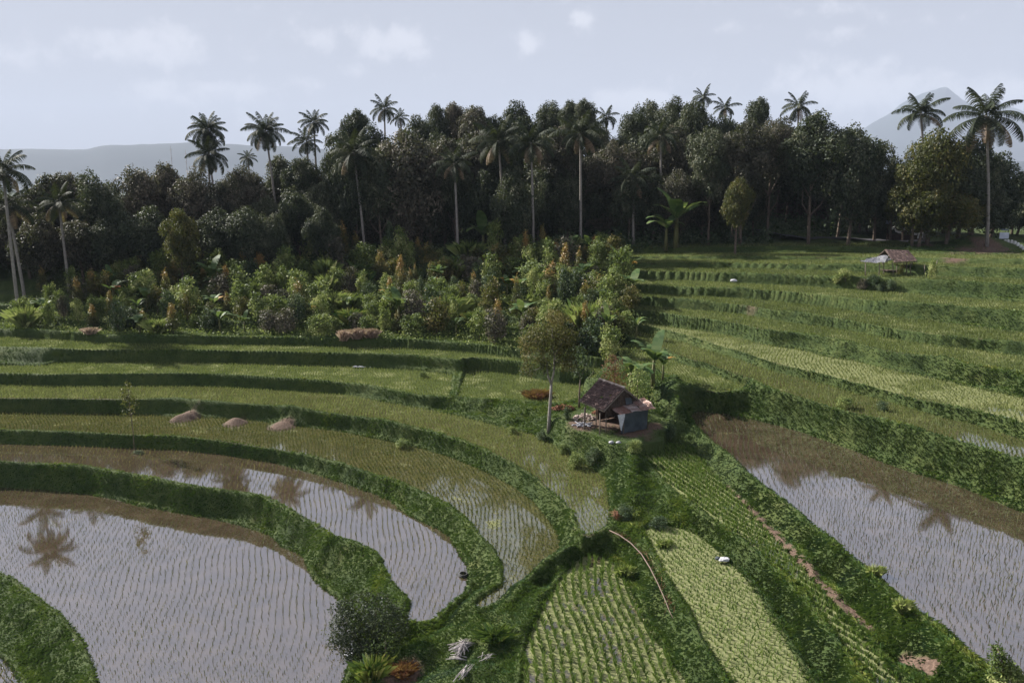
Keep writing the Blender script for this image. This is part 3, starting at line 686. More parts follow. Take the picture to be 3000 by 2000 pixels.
for i in range(7):
    a = i*2.4; NUT.tube([(math.cos(a)*.28, math.sin(a)*.28, -.35-.1*(i%3)), (math.cos(a)*.30, math.sin(a)*.30, -.22-.1*(i%3)), (math.cos(a)*.28, math.sin(a)*.28, -.08-.1*(i%3))], [.05,.13,.05], 6, .5)
NUTME = NUT.mesh('coconut_cluster', M_STEM, True)
def put_palm(bx, by_, cx, cy, r, D, label, nf=18, young=False, group='coconut palms', dry=2, Dc=None, seed=None, full=1.0, upright=0.0):
    """trunk from pixel (bx,by_) to the crown centre at pixel (cx,cy); r = frond reach in pixels"""
    rr = np.random.default_rng(seed if seed is not None else int(cx*7+cy))
    c = atd(cx, cy, Dc or D); b = atd(bx, by_ or 600, D); z0 = g1(b.x, b.y)
    o = empty('coconut_palm', (b.x, b.y, z0-.15)); tag(o, label, 'palm tree', group)
    loc = c-Vector((b.x, b.y, z0-.15)); H = loc.z
    t_ = MB(); n = 12; pts = []
    for i in range(n+1):
        t = i/n; pts.append((loc.x*(t**1.4), loc.y*(t**1.4), H*t))
    r0 = .17 if D > 60 else .15
    t_.tube(pts, [r0*(1.45 if i == 0 else 1.08)*(1-.35*i/n)+.004*(i%2) for i in range(n+1)], 8, .5)
    t_.build('trunk', M_PBARK, o, True)
    sc = (r/F_PX*c.length)/4.4
    nf = int(nf*1.3)
    for i in range(nf):
        el = rr.random() if i > 3 else 0
        k = (i*5+int(rr.random()*2))%6; a = i*2.399+rr.random()*.4
        lvl = (i+.5)/nf                     # 0 = young upright, 1 = old hanging
        tilt = (-.45-upright*.2)+(lvl**.85)*2.15*full     # radians turned down from the modelled 62 degrees
        me = FR[min(5, int(lvl*5.9))] if i < nf-dry else FR_DRY[i%2]
        f = obj('frond', me, o); f.location = loc+Vector((0,0,.05-.3*lvl*sc)); f.rotation_euler = (0, tilt, a); s = sc*(.82+.3*rr.random())*(.85+.25*math.sin(lvl*3.0)); f.scale = (s,s,s)
    if not young:
        u_ = obj('coconut_cluster', NUTME, o); u_.location = loc; u_.scale = (sc,sc,sc)
    return o
# ---- banana plants
def banana_leaf(L_, droop, seed, m):
    n = 9; pts = []; p = np.array([0.,0,0]); a = math.radians(70)
    for i in range(n+1):
        pts.append(p.copy()); p = p+np.array([math.cos(a),0,math.sin(a)])*L_/n; a -= droop/n*(.4+1.2*i/n)
    rng = np.random.default_rng(seed); vs = []; fs = []
    for i, q in enumerate(pts):
        t = i/n; w = .17*L_*max(math.sin(math.pi*min(t*.95+.0,1))**.6, .02) if t > .12 else .02*L_
        sag = w*.35
        vs += [q+[0,-w,sag*.5-rng.random()*w*.3], q+[0,0,0], q+[0,w,sag*.5-rng.random()*w*.3]]
    for i in range(n): fs += [[i*3,i*3+1,i*3+4,i*3+3],[i*3+1,i*3+2,i*3+5,i*3+4]]
    return mesh_np('leaf', np.array(vs), np.array(fs), m, tint=.3+.5*rng.random(len(fs)), smooth=True)
BL = [banana_leaf(1.5, 1.0+.45*i, i, M_BANANA) for i in range(4)]; BLY = banana_leaf(1.5, 2.0, 9, M_YELLOW); BLO = banana_leaf(1.5, 1.6, 9, M_ORANGE)
BS = MB(); BS.tube([(0,0,-.1),(0.02,0,.7),(0,0,1.4)], [.13,.10,.06], 8, .5); BSM = BS.mesh('pseudostem', M_STEM, True)
def banana_proto(n, s_, yel=0, seed=1, orange=0):
    rr = np.random.default_rng(seed); ch = [('pseudostem', BSM, (0,0,0), (0,0,0), s_)]
    for i in range(n):
        me = BLY if i < yel else (BLO if i < yel+orange else BL[int(rr.random()*4)])
        ch.append(('leaf', me, (0,0,1.32*s_), (0, -.15+.55*rr.random()+(.3 if i < yel else 0), i*2.4+rr.random()*.6), s_*(.8+.4*rr.random())))
    return ch
def place_parts(name, parts, loc, rz, s, label, cat, group=None):
    o = empty(name, loc, rz, s); tag(o, label, cat, group)
    for (n_, me, l, r, sc) in parts:
        c = obj(n_, me, o); c.location = l; c.rotation_euler = r; c.scale = (sc,sc,sc)
    return o
# ---- shrubs, clove saplings, grass clumps (about 2 m tall at scale 1)
def shrub_parts(seed, mat_, dense=1.0, tall=1.0, size=.13, stem=True, part='foliage'):
    r_ = np.random.default_rng(seed)
    lb = broad_lobes(r_, 11, .62, .35*tall, 1.75*tall, .36, .6)
    V, Fq, t = leafcloud(lb, int(3000*dense), size*.98, r_, .6, .7, .3, 3, .10)
    return [(part, mesh_np(part, V, Fq, mat_, tint=t), (0,0,0), (0,0,0), 1), ('stem', trunk_mesh('stem', 1.3*tall, .045, .015, .08, 4, r_), (0,0,0), (0,0,0), 1)]
def cone_parts(seed, mat_):
    r_ = np.random.default_rng(seed); lb = []
    for i in range(9):
        t = i/8; a = i*2.4; rr = .22*(1-t)
        lb.append((math.cos(a)*rr, math.sin(a)*rr, .55+1.75*t, .52*(1-t*.72), .52*(1-t*.72), .34))
    V, Fq, t = leafcloud(lb, 2600, .11, r_, .5, .8, .2, 3, .4)
    t = np.clip(t+(V.reshape(-1,4,3)[:,0,2]-1.4)*.35, 0, 1)
    return [('crown', mesh_np('crown', V, Fq, mat_, tint=t), (0,0,0), (0,0,0), 1), ('trunk', trunk_mesh('trunk', 1.6, .04, .015, .02, 0, r_), (0,0,0), (0,0,0), 1)]
def clump_parts(seed, mat_, h=1.2, n=160, w=.05, sp=.9):
    r_ = np.random.default_rng(seed); P = r_.normal(0, .16, (n,2))
    V, Fq, t = tufts(P, np.full(n,-.05), 2, h, w, sp, r_, .4)
    return [('leaves', mesh_np('leaves', V, Fq, mat_, tint=t), (0,0,0), (0,0,0), 1)]
SH = [shrub_parts(1, M_SHRUB), shrub_parts(2, M_SHRUB, .8, 1.15), shrub_parts(3, M_SHRUB_D), shrub_parts(4, M_TREE_G, .8), shrub_parts(5, M_SHRUB, .6, 1.3, .16), shrub_parts(6, M_TREE_B, .8, 1.1)]
CN = [cone_parts(11, M_CLOVE), cone_parts(12, M_CLOVE), cone_parts(13, M_SHRUB_D)]
CLM = [clump_parts(21, M_GRASS, 1.2, 220, .03), clump_parts(22, M_SHRUB, 1.5, 150, .045, 1.0), clump_parts(23, M_DRY, .9, 400, .03, .8), clump_parts(24, M_RUST, .8, 400, .025, .8)]
BN = [banana_proto(7, 1.0, 0, 1), banana_proto(8, 1.15, 0, 2), banana_proto(6, .85, 1, 3), banana_proto(7, 1.0, 0, 4, 1)]
def put(parts, name, px, top, base, D, label, cat, group=None, ph=2.0, wide=1.0, rz=None, Ht=None):
    """stand a plant so that its top is seen at pixel row top: at distance D, or where it would be Ht metres tall"""
    if Ht:
        lo, hi = 34.0, 112.0
        for _ in range(24):
            D = (lo+hi)/2; p = atd(px, top, D)
            if p.z-g1(p.x, p.y) > Ht: lo = D
            else: hi = D
    p = atd(px, top, D); z0 = g1(p.x, p.y); s = max(p.z-z0, .25)/ph
    return place_parts(name, parts, (p.x, p.y, z0-.04), R.random()*6.28 if rz is None else rz, (s*wide, s*wide, s), label, cat, group)
# ------------------------------------------------------------------ the palms
PALMS = [
 (2892,712, 2889,338, 96, 88, 'tallest coconut palm, grey trunk rooted on the bare earth mound at the right', dict(nf=17, dry=4, seed=5, full=1.05)),
 (2715,640, 2698,332, 68, 97, 'coconut palm whose crown rises behind the golden round tree on the right', dict(nf=15, dry=1, seed=8, full=.8)),
 (618,640, 607,380, 58, 108, 'left of the two palms against the hills, dense narrow crown in two tiers', dict(nf=24, dry=0)),
 (640,650, 612,452, 60, 106, 'lower palm crown tucked right under the leftmost sky palm', dict(nf=20, dry=2)),
 (812,580, 778,385, 62, 108, 'middle of the three sky palms, round crown on a long right-leaning trunk', dict(nf=24, dry=2)),
 (928,520, 919,358, 44, 118, 'rightmost of the three palms standing clear against the sky on the left', dict(nf=18, dry=1)),
 (910,540, 898,415, 48, 116, 'smaller palm just under the rightmost sky palm on the left', dict(nf=16, dry=1)),
 (1130,500, 1126,318, 48, 130, 'palm crown poking up behind the treetops left of centre', dict(nf=14, dry=1)),
 (1190,520, 1172,345, 34, 132, 'tiny palm crown on the skyline beside a taller palm', dict(nf=12, dry=0)),
 (1066,645, 1036,447, 78, 100, 'palm at the left forest edge, pale fronds, trunk leaning to the right', dict(nf=18, dry=3)),
 (1341,645, 1331,478, 66, 99, 'palm with a pale-lit crown before the big rounded tree, slightly bent trunk', dict(nf=16, dry=3)),
 (1481,640, 1460,412, 82, 101, 'palm with wide spreading fronds in the middle of the forest edge', dict(nf=18, dry=3)),
 (1564,662, 1556,418, 76, 99, 'palm with a very long straight pale trunk reaching lowest at the forest edge', dict(nf=17, dry=4)),
 (1703,618, 1700,392, 78, 102, 'palm with drooping dry fronds and the whitest straight trunk', dict(nf=17, dry=4)),
 (1858,630, 1853,520, 70, 102, 'low palm with bright fronds spread like a star over the dark forest', dict(nf=15, dry=2)),
 (1938,600, 1936,398, 62, 106, 'palm with fronds hanging to the left above the low star-shaped palm', dict(nf=16, dry=3)),
 (1780,470, 1776,342, 42, 130, 'palm crown on the skyline in the dip between the treetops', dict(nf=13, dry=0)),
 (2062,430, 2060,285, 40, 132, 'highest palm crown on the skyline right of centre', dict(nf=13, dry=0)),
 (2125,440, 2124,316, 40, 128, 'pale palm crown on the skyline with a short visible trunk', dict(nf=13, dry=1)),
 (2338,430, 2340,312, 54, 124, 'palm crown with arching fronds above the right part of the forest', dict(nf=13, dry=1)),
 (730,540, 727,462, 30, 124, 'distant small palm between the leaning palm and the left trees', dict(nf=12, dry=0)),
 (44,830, 8,500, 72, 84, 'palm cut by the left edge of the view with a long pale leaning trunk', dict(nf=18, dry=3)),
 (62,790, 22,600, 70, 88, 'second palm at the left edge with drooping fronds below the first crown', dict(nf=16, dry=4)),
 (196,790, 172,592, 62, 90, 'palm with whitish hanging fronds among the left trees', dict(nf=16, dry=4)),
 (262,760, 262,630, 48, 96, 'young palm with two glossy horizontal fronds in the left trees', dict(nf=10, dry=1)),
 (2560,720, 2440,640, 0, 0, '', None),
]
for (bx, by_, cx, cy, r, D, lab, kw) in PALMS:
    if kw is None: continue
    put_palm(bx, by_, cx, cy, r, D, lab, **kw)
# ------------------------------------------------------------------ forest trees: px, top row, half width, distance, prototype, tone, label
FT = [
 (1200,372,92,108,5,1,'biggest rounded brownish tree of the forest edge, left of centre'),
 (1042,314,46,122,6,0,'knobby dark treetop left of the small skyline palm'),
 (998,376,52,112,1,0,'dark tree where the forest begins to rise beside the third sky palm'),
 (1095,352,50,120,3,0,None),(1225,332,46,126,0,0,None),(1282,298,34,130,4,0,'narrow twin-topped dark tree on the skyline'),(1330,294,42,132,6,1,None),
 (1385,303,52,128,2,1,'broad brownish treetop on the skyline left of centre'),(1442,332,44,128,7,0,None),(1514,291,54,128,0,0,'dark dome-shaped treetop in the middle of the skyline'),
 (1608,291,45,130,5,0,'dark rounded treetop right of the central dome'),(1672,289,36,124,6,0,None),(1714,284,40,122,6,0,'highest knobby treetop behind the white-trunked palm'),(1752,352,44,126,2,0,None),
 (1858,298,46,128,3,0,None),(1906,287,44,131,7,0,None),(1976,279,46,128,0,0,'small dark ball-shaped treetop on the right skyline'),(2040,290,58,124,2,0,'wide dark tree under the highest skyline palm'),
 (2128,335,52,124,5,0,None),(2226,279,42,130,6,0,'dark twin treetop standing above the right forest'),(2290,338,56,124,0,1,None),(2352,362,50,122,5,0,None),
 (1300,395,60,112,2,1,None),(1392,375,62,116,5,1,None),(1470,380,54,114,3,0,None),(1632,365,62,112,2,1,'brownish tree between the two long-trunked palms'),(1790,408,56,112,0,1,None),
 (1852,418,64,113,5,1,None),(1965,360,62,114,2,1,None),(1030,400,64,106,3,0,None),(1110,430,60,106,5,0,None),
 (2092,362,56,104,4,0,'tall pale-flecked tree right of the low star-shaped palm'),(2190,338,78,105,3,1,'large olive-brown tree above the hidden long house'),(2270,350,60,108,5,1,None),
 (2398,318,74,103,7,0,'tall dense tree with lit left flank above the house roof'),(2480,370,55,108,2,0,None),(2515,348,78,101,3,0,'full dark tree right of the house, lit on its upper left'),(2588,408,58,99,1,0,'sloping dark tree at the right end of the forest'),
 (2628,490,42,98,0,0,'low dark tree closing the right end of the forest by the road'),(2660,560,30,100,2,0,None),
 (144,500,68,104,2,1,'left brown tree in front of the far ridge'),(206,500,52,106,6,1,None),(278,488,60,100,3,0,'rounded tree with a clean right side before the notch in the left trees'),(338,575,40,98,1,0,None),
 (404,478,66,104,4,1,'tall dark tree right of the notch in the left trees'),(482,469,60,106,6,1,None),(553,478,62,104,3,1,None),(640,520,56,104,2,1,None),(700,480,50,112,5,1,None),
 (728,500,54,110,3,1,None),(818,447,46,116,6,0,'dark leafy tree between the leaning palm and the third sky palm'),(880,455,50,114,2,0,None),(955,500,56,108,3,0,None),(60,575,60,98,5,1,None),
 (0,560,70,102,2,1,None),(100,620,56,95,0,1,None),(225,640,56,96,2,1,None),(310,640,50,97,5,0,None),(520,606,44,92,1,2,'rounded olive tree standing before the dark left wood'),(430,600,60,98,0,0,None),
 (640,600,58,98,3,0,None),(720,600,56,98,5,0,None),(870,560,52,103,2,0,None),(800,620,46,98,6,0,None),(940,600,40,99,7,0,None),(-60,600,80,98,3,1,None),(-140,520,90,104,2,1,None),(-230,540,90,110,5,1,None),
 (2166,514,44,93,6,2,'small golden-topped tree standing alone in front of the dark forest'),
 (2752,368,72,91,5,2,'golden round tree, left half of the big tree pair by the road'),(2700,430,62,90,3,2,None),(2840,392,84,95,2,0,'dark round tree behind the tallest palm on the right'),(2930,440,62,96,0,0,None),(2800,470,80,92,5,0,None),
 (2640,590,44,106,5,0,None),(2700,610,50,108,2,0,None),(2770,600,52,107,0,0,None),(2850,600,50,106,5,0,None),(2920,610,46,107,3,0,None),(2990,600,50,108,2,0,None),(3060,600,50,108,5,0,None),
 (2715,480,60,89.5,7,2,None),(2790,540,66,90,0,2,None),(2868,520,66,92.5,2,0,None),
 (2985,520,46,112,5,0,'small dark tree at the far right edge'),(3080,470,80,108,2,0,None),(3190,450,90,104,3,0,None),(3300,470,90,110,5,0,None)]
GRP = 'trees crowded in the dark forest'
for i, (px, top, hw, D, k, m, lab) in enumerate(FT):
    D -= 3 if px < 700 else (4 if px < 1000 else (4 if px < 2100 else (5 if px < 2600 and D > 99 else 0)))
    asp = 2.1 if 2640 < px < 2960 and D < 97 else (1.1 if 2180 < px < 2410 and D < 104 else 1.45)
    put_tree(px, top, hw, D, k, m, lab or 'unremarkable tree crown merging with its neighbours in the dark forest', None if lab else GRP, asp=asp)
# deeper and lower rows that close the forest
sky_x = [0,140,200,276,336,404,553,690,816,960,1042,1160,1280,1383,1514,1676,1760,1860,1974,2042,2225,2400,2510,2590,2650]
sky_y = [580,520,520,520,600,510,510,520,500,420,350,380,330,340,330,330,400,330,320,320,320,350,390,450,560]
r_ = np.random.default_rng(5)
for row, (D, off, st) in enumerate(((116,55,74),(107,150,80),(111,230,78))):
    px = -260+row*25
    while px < 2640:
        top = np.interp(px, sky_x, sky_y)+off*(1 if px > 1000 else .55)+r_.normal(0,14)
        dark = 2230 < px < 2480
        if not (dark and row > 0) and not (row == 2 and 1960 < px < 2240):
            put_tree(px, top, 48+r_.random()*16, D-2+r_.normal(0,2), int(r_.random()*8), 0 if r_.random() < .7 else 1, 'unremarkable tree crown merging with its neighbours in the dark forest', GRP)
        px += st*(.8+.4*r_.random())
for px in range(-300, 2500, 120):   # trees on the hill behind, out of the direct view but closing the forest
    top = np.interp(px, sky_x, sky_y)+45+r_.normal(0,10)
    put_tree(px, top, 60, 146+r_.normal(0,3), int(r_.random()*8), 0, 'unremarkable tree crown merging with its neighbours in the dark forest', GRP)
# ------------------------------------------------------------------ undergrowth of the forest edge
def scatter_leaves(name, pts, size, per, h, mat_, rng, label, cat=None, clump=3):
    n = len(pts)*per; P = np.repeat(pts, per, 0)+rng.normal(0, 1, (n,3))*np.array([.55,.55,0]); P[:,2] += h*rng.random(n)**1.3*np.repeat(.5+rng.random(len(pts)), per)
    nn = rng.normal(0,1,(n,3)); nn[:,2] += .6; nn /= np.linalg.norm(nn, axis=1)[:,None]; t1 = np.cross(nn, rng.normal(0,1,(n,3))); t1 /= np.linalg.norm(t1,axis=1)[:,None]; t2 = np.cross(nn,t1)
    s = size*(.5+rng.random(n))[:,None]
    V = np.stack([P-t1*s*.5, P+t2*s*.3, P+t1*s*.5, P-t2*s*.3], 1).reshape(-1,3)
    me = mesh_np(name, V, np.arange(n*4).reshape(-1,4), mat_, tint=np.clip(np.repeat(rng.random(len(pts)), per)*.6+.4*rng.random(n),0,1))
    return tag(obj(name, me), label, cat, kind='stuff')
pts = []
for _ in range(5200):
    x = r_.uniform(-80, 46); y = r_.uniform(99 if x > 8 else 96, 128)
    if x > 34 and y < 104: continue
    if abs(math.degrees(math.atan2(x,y))) > 37: continue
    pts.append((x,y,0))
pts = np.array(pts); pts[:,2] = ground_at(pts[:,0], pts[:,1])
scatter_leaves('undergrowth', pts, .34, 14, 1.7, M_SHRUB_D, r_, 'dark tangled undergrowth on the forest floor', 'undergrowth')
# low weeds between the planted rows
pts = []
for _ in range(5200):
    x = r_.uniform(-54, 11); y = r_.uniform(float(py_at(x))+.3, 99)
    if abs(math.degrees(math.atan2(x,y))) > 36: continue
    pts.append((x,y,0))
pts = np.array(pts); pts[:,2] = ground_at(pts[:,0], pts[:,1])
scatter_leaves('weeds', pts, .17, 12, .45, M_SHRUB, r_, 'low weeds and seedlings between the planted shrubs', 'weeds')
# ------------------------------------------------------------------ the planted slope
GPL = 'shrubs and saplings of the planted slope'
SPECIAL = [   # parts, name, px, top, D, label, cat, ph, wide
 (CN[0],'clove_tree',637,640,94,'pointed sapling with an orange-tinted tip, left of the tallest orange one','tree',2.35,.9),
 (CN[1],'clove_tree',757,638,92,'tallest orange-topped cone-shaped tree on the planted slope','tree',2.35,.75),
 (CN[0],'clove_tree',992,644,93,'yellowish oval sapling below the first forest-edge palm','tree',2.35,.8),
 (CN[1],'clove_tree',1012,702,90,'reddish pointed sapling just below the yellowish oval one','tree',2.35,.8),
 (CN[0],'clove_tree',944,725,87,'dark-hearted cone sapling with a yellow rim, left of the reddish one','tree',2.35,.9),
 (CN[1],'clove_tree',1386,676,93,'cone-shaped sapling with a bright orange cap before the dark forest','tree',2.35,.9),
 (CN[0],'clove_tree',1206,684,94,'little slim yellow-tipped sapling standing alone against the dark forest','tree',2.35,.6),
 (CN[0],'clove_tree',1512,702,88,'pale green oval sapling right of the orange-capped one','tree',2.35,.9),
 (CN[1],'clove_tree',1556,722,86,'yellow-green bushy cone right of the pale oval sapling','tree',2.35,1.1),
 (CN[2],'clove_tree',1140,655,95,'dark green column-like sapling against the forest floor','tree',2.35,.7),
 (CN[0],'clove_tree',362,673,92,'grey-green umbrella-like sapling at the left of the planted slope','tree',2.35,.8),
 (CN[1],'clove_tree',497,706,90,'orange-rimmed slender sapling left of the cone-shaped dark one','tree',2.35,.6),
 (CN[1],'clove_tree',512,768,84,'cone-shaped sapling with a dark heart and a thin pole','tree',2.35,1.0),
 (CN[0],'clove_tree',552,775,83,'bright yellow-green sapling beside the dark-hearted cone','tree',2.35,.8),
 (CN[0],'clove_tree',121,790,82,'tallish reddish-green sapling near the left end of the slope','tree',2.35,1.0),
 (CN[1],'clove_tree',1034,802,82,'small brown-orange cone in the middle of the planted slope','tree',2.35,.9),
 (CN[1],'clove_tree',718,778,84,'brownish pointed sapling above the drooping bamboo-like plant','tree',2.35,.7),
 (SH[4],'tall_shrub',645,706,89,'grey-green slender shrub under the pointed orange-tinted sapling','shrub',2.2,.8),
 (SH[5],'tall_shrub',1660,624,92,'dark feathery bush standing out against the forest at the slope corner','shrub',2.1,1.0),
 (SH[1],'tall_shrub',1695,690,88,'leafy green shrub right below the dark feathery bush','shrub',2.2,1.0),
 (BN[1],'banana_plant',618,775,83,'large banana plant with spreading blue-green leaves, centre left of the slope','banana plant',2.4,1.0),
 (BN[0],'banana_plant',320,800,82,'banana plant with drooping leaves left of the orange leaf','banana plant',2.4,1.0),
 (BN[3],'banana_plant',328,822,79,'banana plant showing one big rust-orange leaf','banana plant',2.4,1.1),
 (BN[3],'banana_plant',425,842,78,'banana plant with an orange-red dried leaf lying low','banana plant',2.4,1.0),
 (BN[0],'banana_plant',1290,775,83,'banana plant with a ruffled crown in the middle right of the slope','banana plant',2.4,1.0),
 (BN[2],'banana_plant',1268,795,81,'banana plant with one orange-brown leaf','banana plant',2.4,.8),
 (BN[1],'banana_plant',1415,650,97,'dim banana plant in the forest shade behind the orange-capped sapling','banana plant',2.4,1.0),
 (BN[1],'banana_plant',1590,755,82,'big dark banana plant left of the small metal roof','banana plant',2.4,1.1),
 (BN[0],'banana_plant',1640,775,80,'banana plant leaning over the small metal roof','banana plant',2.4,1.0),
 (BN[1],'banana_plant',1985,592,94.6,'large banana plant with shining white-edged leaves before the dark forest','banana plant',2.4,1.1),
 (BN[0],'banana_plant',1955,622,94.6,'lower banana plant under the shining one','banana plant',2.4,1.1),
 (BN[2],'banana_plant',920,640,98,'banana plant beside the lawn strip under the left palms','banana plant',2.4,1.0),
 (CLM[1],'bamboo_clump',770,806,80,'blue-green drooping bamboo-like clump in the left middle of the slope','bamboo',1.5,1.0),
 (CLM[1],'bamboo_clump',975,860,77,'bright green upright reed clump on the lower slope','bamboo',1.5,.9),
 (CLM[1],'bamboo_clump',1140,880,76,'light green reed clump right of the other bright clump','bamboo',1.5,.9)]
HT = {'clove_tree':2.9,'tall_shrub':2.4,'banana_plant':2.5,'bamboo_clump':1.9}
for (pt, nm, px, top, D, lab, cat, ph, wd) in SPECIAL:
    Ht = HT[nm]*(1.6 if 'shining' in lab else 1.35 if 'tallest' in lab or 'large' in lab else (.75 if 'little' in lab or 'small' in lab else 1))
    if D > 94.5: put(pt, nm, px, top, 0, D+3, lab, cat, None, ph, wd)
    else: put(pt, nm, px, top, 0, D, lab, cat, None, ph, wd, Ht=Ht)
rp = np.random.default_rng(33); placed = []; cnt_ = 0
LABS = {0:'leafy green cacao-like shrub in the crowded planted slope',1:'dark leafy shrub in the crowded planted slope',2:'small orange-tinged cone sapling in the crowded planted slope',3:'ordinary banana plant in the crowded planted slope',4:'spiky clump of long leaves in the crowded planted slope'}
tries = 0
while cnt_ < 298 and tries < 9000:
    tries += 1
    x = rp.uniform(-52, 12); yl = float(py_at(x)); y = yl+1.4+(97.5-yl)*rp.random()**1.0
    if abs(math.degrees(math.atan2(x,y))) > 35.5: continue
    if any((x-a)**2+(y-b)**2 < 1.55**2 for a,b in placed): continue
    placed.append((x,y)); cnt_ += 1
    u_ = rp.random(); z = g1(x,y); big = np.clip((y-yl)/22, 0, 1); s = (.82+.65*rp.random())*(1+.3*big)
    if x > -3: s *= 1.12
    if u_ < .46: pt = SH[[0,1,4,0,3][int(rp.random()*5)]]; nm = 'shrub'; c = 'shrub'; lb_ = LABS[0]
    elif u_ < .60: pt = SH[[2,5][int(rp.random()*2)]]; nm = 'shrub'; c = 'shrub'; lb_ = LABS[1]
    elif u_ < .72: pt = CN[int(rp.random()*2)]; nm = 'clove_tree'; c = 'tree'; lb_ = LABS[2]; s *= .85
    elif u_ < .90: pt = BN[int(rp.random()*3)]; nm = 'banana_plant'; c = 'banana plant'; lb_ = LABS[3]; s *= .7
    else: pt = CLM[[0,1,1][int(rp.random()*3)]]; nm = 'reed_clump'; c = 'reeds'; lb_ = LABS[4]; s *= .9
    wd = .75+.5*rp.random(); w2 = wd*(.7+.6*rp.random())
    place_parts(nm, pt, (x,y,z-.05), rp.random()*6.28, (s*wd,s*w2,s*(.75+.6*rp.random())), lb_, c, GPL+' - '+c)
# ------------------------------------------------------------------ the near hut
M_WOOD = solid('weathered_wood', [(.3,(.07,.055,.045)),(.6,(.17,.14,.115)),(.8,(.30,.26,.22))], 6, .85, .2, .5, 20)
M_DWOOD = solid('dark_old_wood', [(.3,(.03,.022,.018)),(.7,(.09,.065,.05))], 6, .85, .2, .5, 20)
M_TILE = solid('old_clay_tiles', [(.2,(.030,.021,.020)),(.45,(.070,.045,.041)),(.62,(.115,.075,.066)),(.8,(.26,.20,.185))], 7, .85, .25, .6, 30)
M_RUSTM = solid('rusty_sheet_metal', [(.25,(.10,.05,.038)),(.45,(.18,.10,.08)),(.6,(.25,.19,.17)),(.8,(.42,.38,.37))], 3.2, .55, .4, .3, 30, .25)
M_GREYM = solid('grey_sheet_metal', [(.25,(.13,.13,.14)),(.5,(.27,.27,.29)),(.8,(.45,.45,.48))], 2.5, .6, .4, .2, 30, .2)
M_TARP = solid('blue_grey_tarpaulin', [(.25,(.018,.026,.032)),(.5,(.032,.045,.055)),(.75,(.085,.10,.115))], 2.2, .5, .5, .35, 9)
M_WCLOTH = solid('dirty_white_sacking', [(.25,(.22,.22,.24)),(.5,(.45,.45,.48)),(.8,(.68,.68,.70))], 6, .8, .2, .3, 20)
M_WHITE = solid('whitewash', [(.3,(.50,.50,.48)),(.7,(.78,.78,.76))], 3, .8, .3)
M_RUBBLE = solid('pale_rubble', [(.25,(.20,.15,.125)),(.5,(.42,.34,.30)),(.8,(.62,.54,.50))], 8, .9, .2, .5, 20)
M_POLE = solid('dry_bamboo', [(.3,(.08,.055,.045)),(.6,(.16,.11,.09)),(.8,(.26,.20,.17))], 4, .6)
M_STALK = solid('bleached_stalks', [(.3,(.17,.15,.15)),(.6,(.34,.31,.31)),(.8,(.52,.49,.50))], 9, .8)
M_BLACK = solid('black_rubber', [(.3,(.012,.012,.013)),(.7,(.03,.03,.03))], 5, .6, .4)
def tile_roof(c0, c1, c2, c3, rows, cols, rng, th=.035, miss=.0):
    """c0-c1 ridge, c3-c2 eave; overlapping tiles, each slightly out of line"""
    b = MB(); c0, c1, c2, c3 = [Vector(q) for q in (c0,c1,c2,c3)]
    n = (c1-c0).cross(c3-c0).normalized(); n = n if n.z > 0 else -n
    def P(u, v): return (c0*(1-u)+c1*u)*(1-v)+(c3*(1-u)+c2*u)*v
    for r in range(rows):
        for c in range(cols):
            if rng.random() < miss: continue
            u0, u1 = c/cols, (c+.94)/cols; v0, v1 = r/rows, (r+1.18)/rows; v1 = min(v1, 1.015)
            j = n*(rng.normal(0, .006)); up = n*.03
            a0 = P(u0,v0)+j+n*.012; a1 = P(u1,v0)+j+n*.012; a2 = P(u1,v1)+j+up+n*.012; a3 = P(u0,v1)+j+up+n*.012
            mid0 = (a0+a1)/2+n*.022; mid1 = (a3+a2)/2+n*.022
            lo = [q-n*th for q in (a0,a1,a2,a3)]
            b.add([list(q) for q in (a0,mid0,a1,a2,mid1,a3,*lo)], [[0,1,4,5],[1,2,3,4],[9,8,7,6],[5,4,3,8,9],[0,5,9,6],[2,7,8,3]], float(np.clip(rng.normal(.5,.32),0,1)))
    return b
rh = np.random.default_rng(77)
HC_ = Vector((6.4, 48.2, 0)); ha = Vector((.505,-.863,0)); hb = Vector((.863,.505,0)); HZ = g1(6.5, 47.6)
def hp(a, b, z): return HC_+ha*a+hb*b+Vector((0,0,HZ+z))
def hl(a, b, z): return ha*a+hb*b+Vector((0,0,z))
hut = tag(empty('field_hut', (HC_.x, HC_.y, HZ)), 'ramshackle tiled field hut with a rusty lean-to and blue tarpaulin wall, in the centre', 'hut')
rd, ev, off = 2.72, 1.50, .1
b = tile_roof(hl(-1.35,0,rd), hl(1.3,0,rd), hl(1.3,-1.55,ev), hl(-1.35,-1.55,ev), 11, 17, rh, miss=.02)
b2 = tile_roof(hl(1.3,0,rd), hl(-1.35,0,rd), hl(-1.35,1.45,ev+.1), hl(1.3,1.45,ev+.1), 11, 17, rh, miss=.05)
roof = b.build('roof', M_TILE, hut)
b2.build('roof_slope', M_TILE, hut)
b = MB()
for i in range(12):
    a = -1.35+2.65*(i+.5)/12; b.box(hl(a,0,rd+.06), (.21,.15,.07), Matrix.Rotation(math.atan2(ha.y,ha.x),3,'Z'), rh.random())
b.build('ridge_cap', M_RUBBLE, roof)
b = MB()
for k, sd in enumerate((-1.55, 1.45)):
    for a in (-1.35, 1.3): b.tube([hl(a,0,rd-.07), hl(a,sd,ev-.05+(.1 if sd > 0 else 0))], .03, 5, .8)
    b.tube([hl(-1.4,sd*1.0,ev-.07), hl(1.35,sd*1.0,ev-.07)], .03, 5, .7)
    for i in range(7): b.tube([hl(-1.3+i*.42,0,rd-.1), hl(-1.3+i*.42,sd,ev-.08)], .018, 4, .4)
b.tube([hl(-1.4,0,rd-.12), hl(1.35,0,rd-.12)], .035, 5, .5)
b.build('roof_frame', M_WOOD, hut)
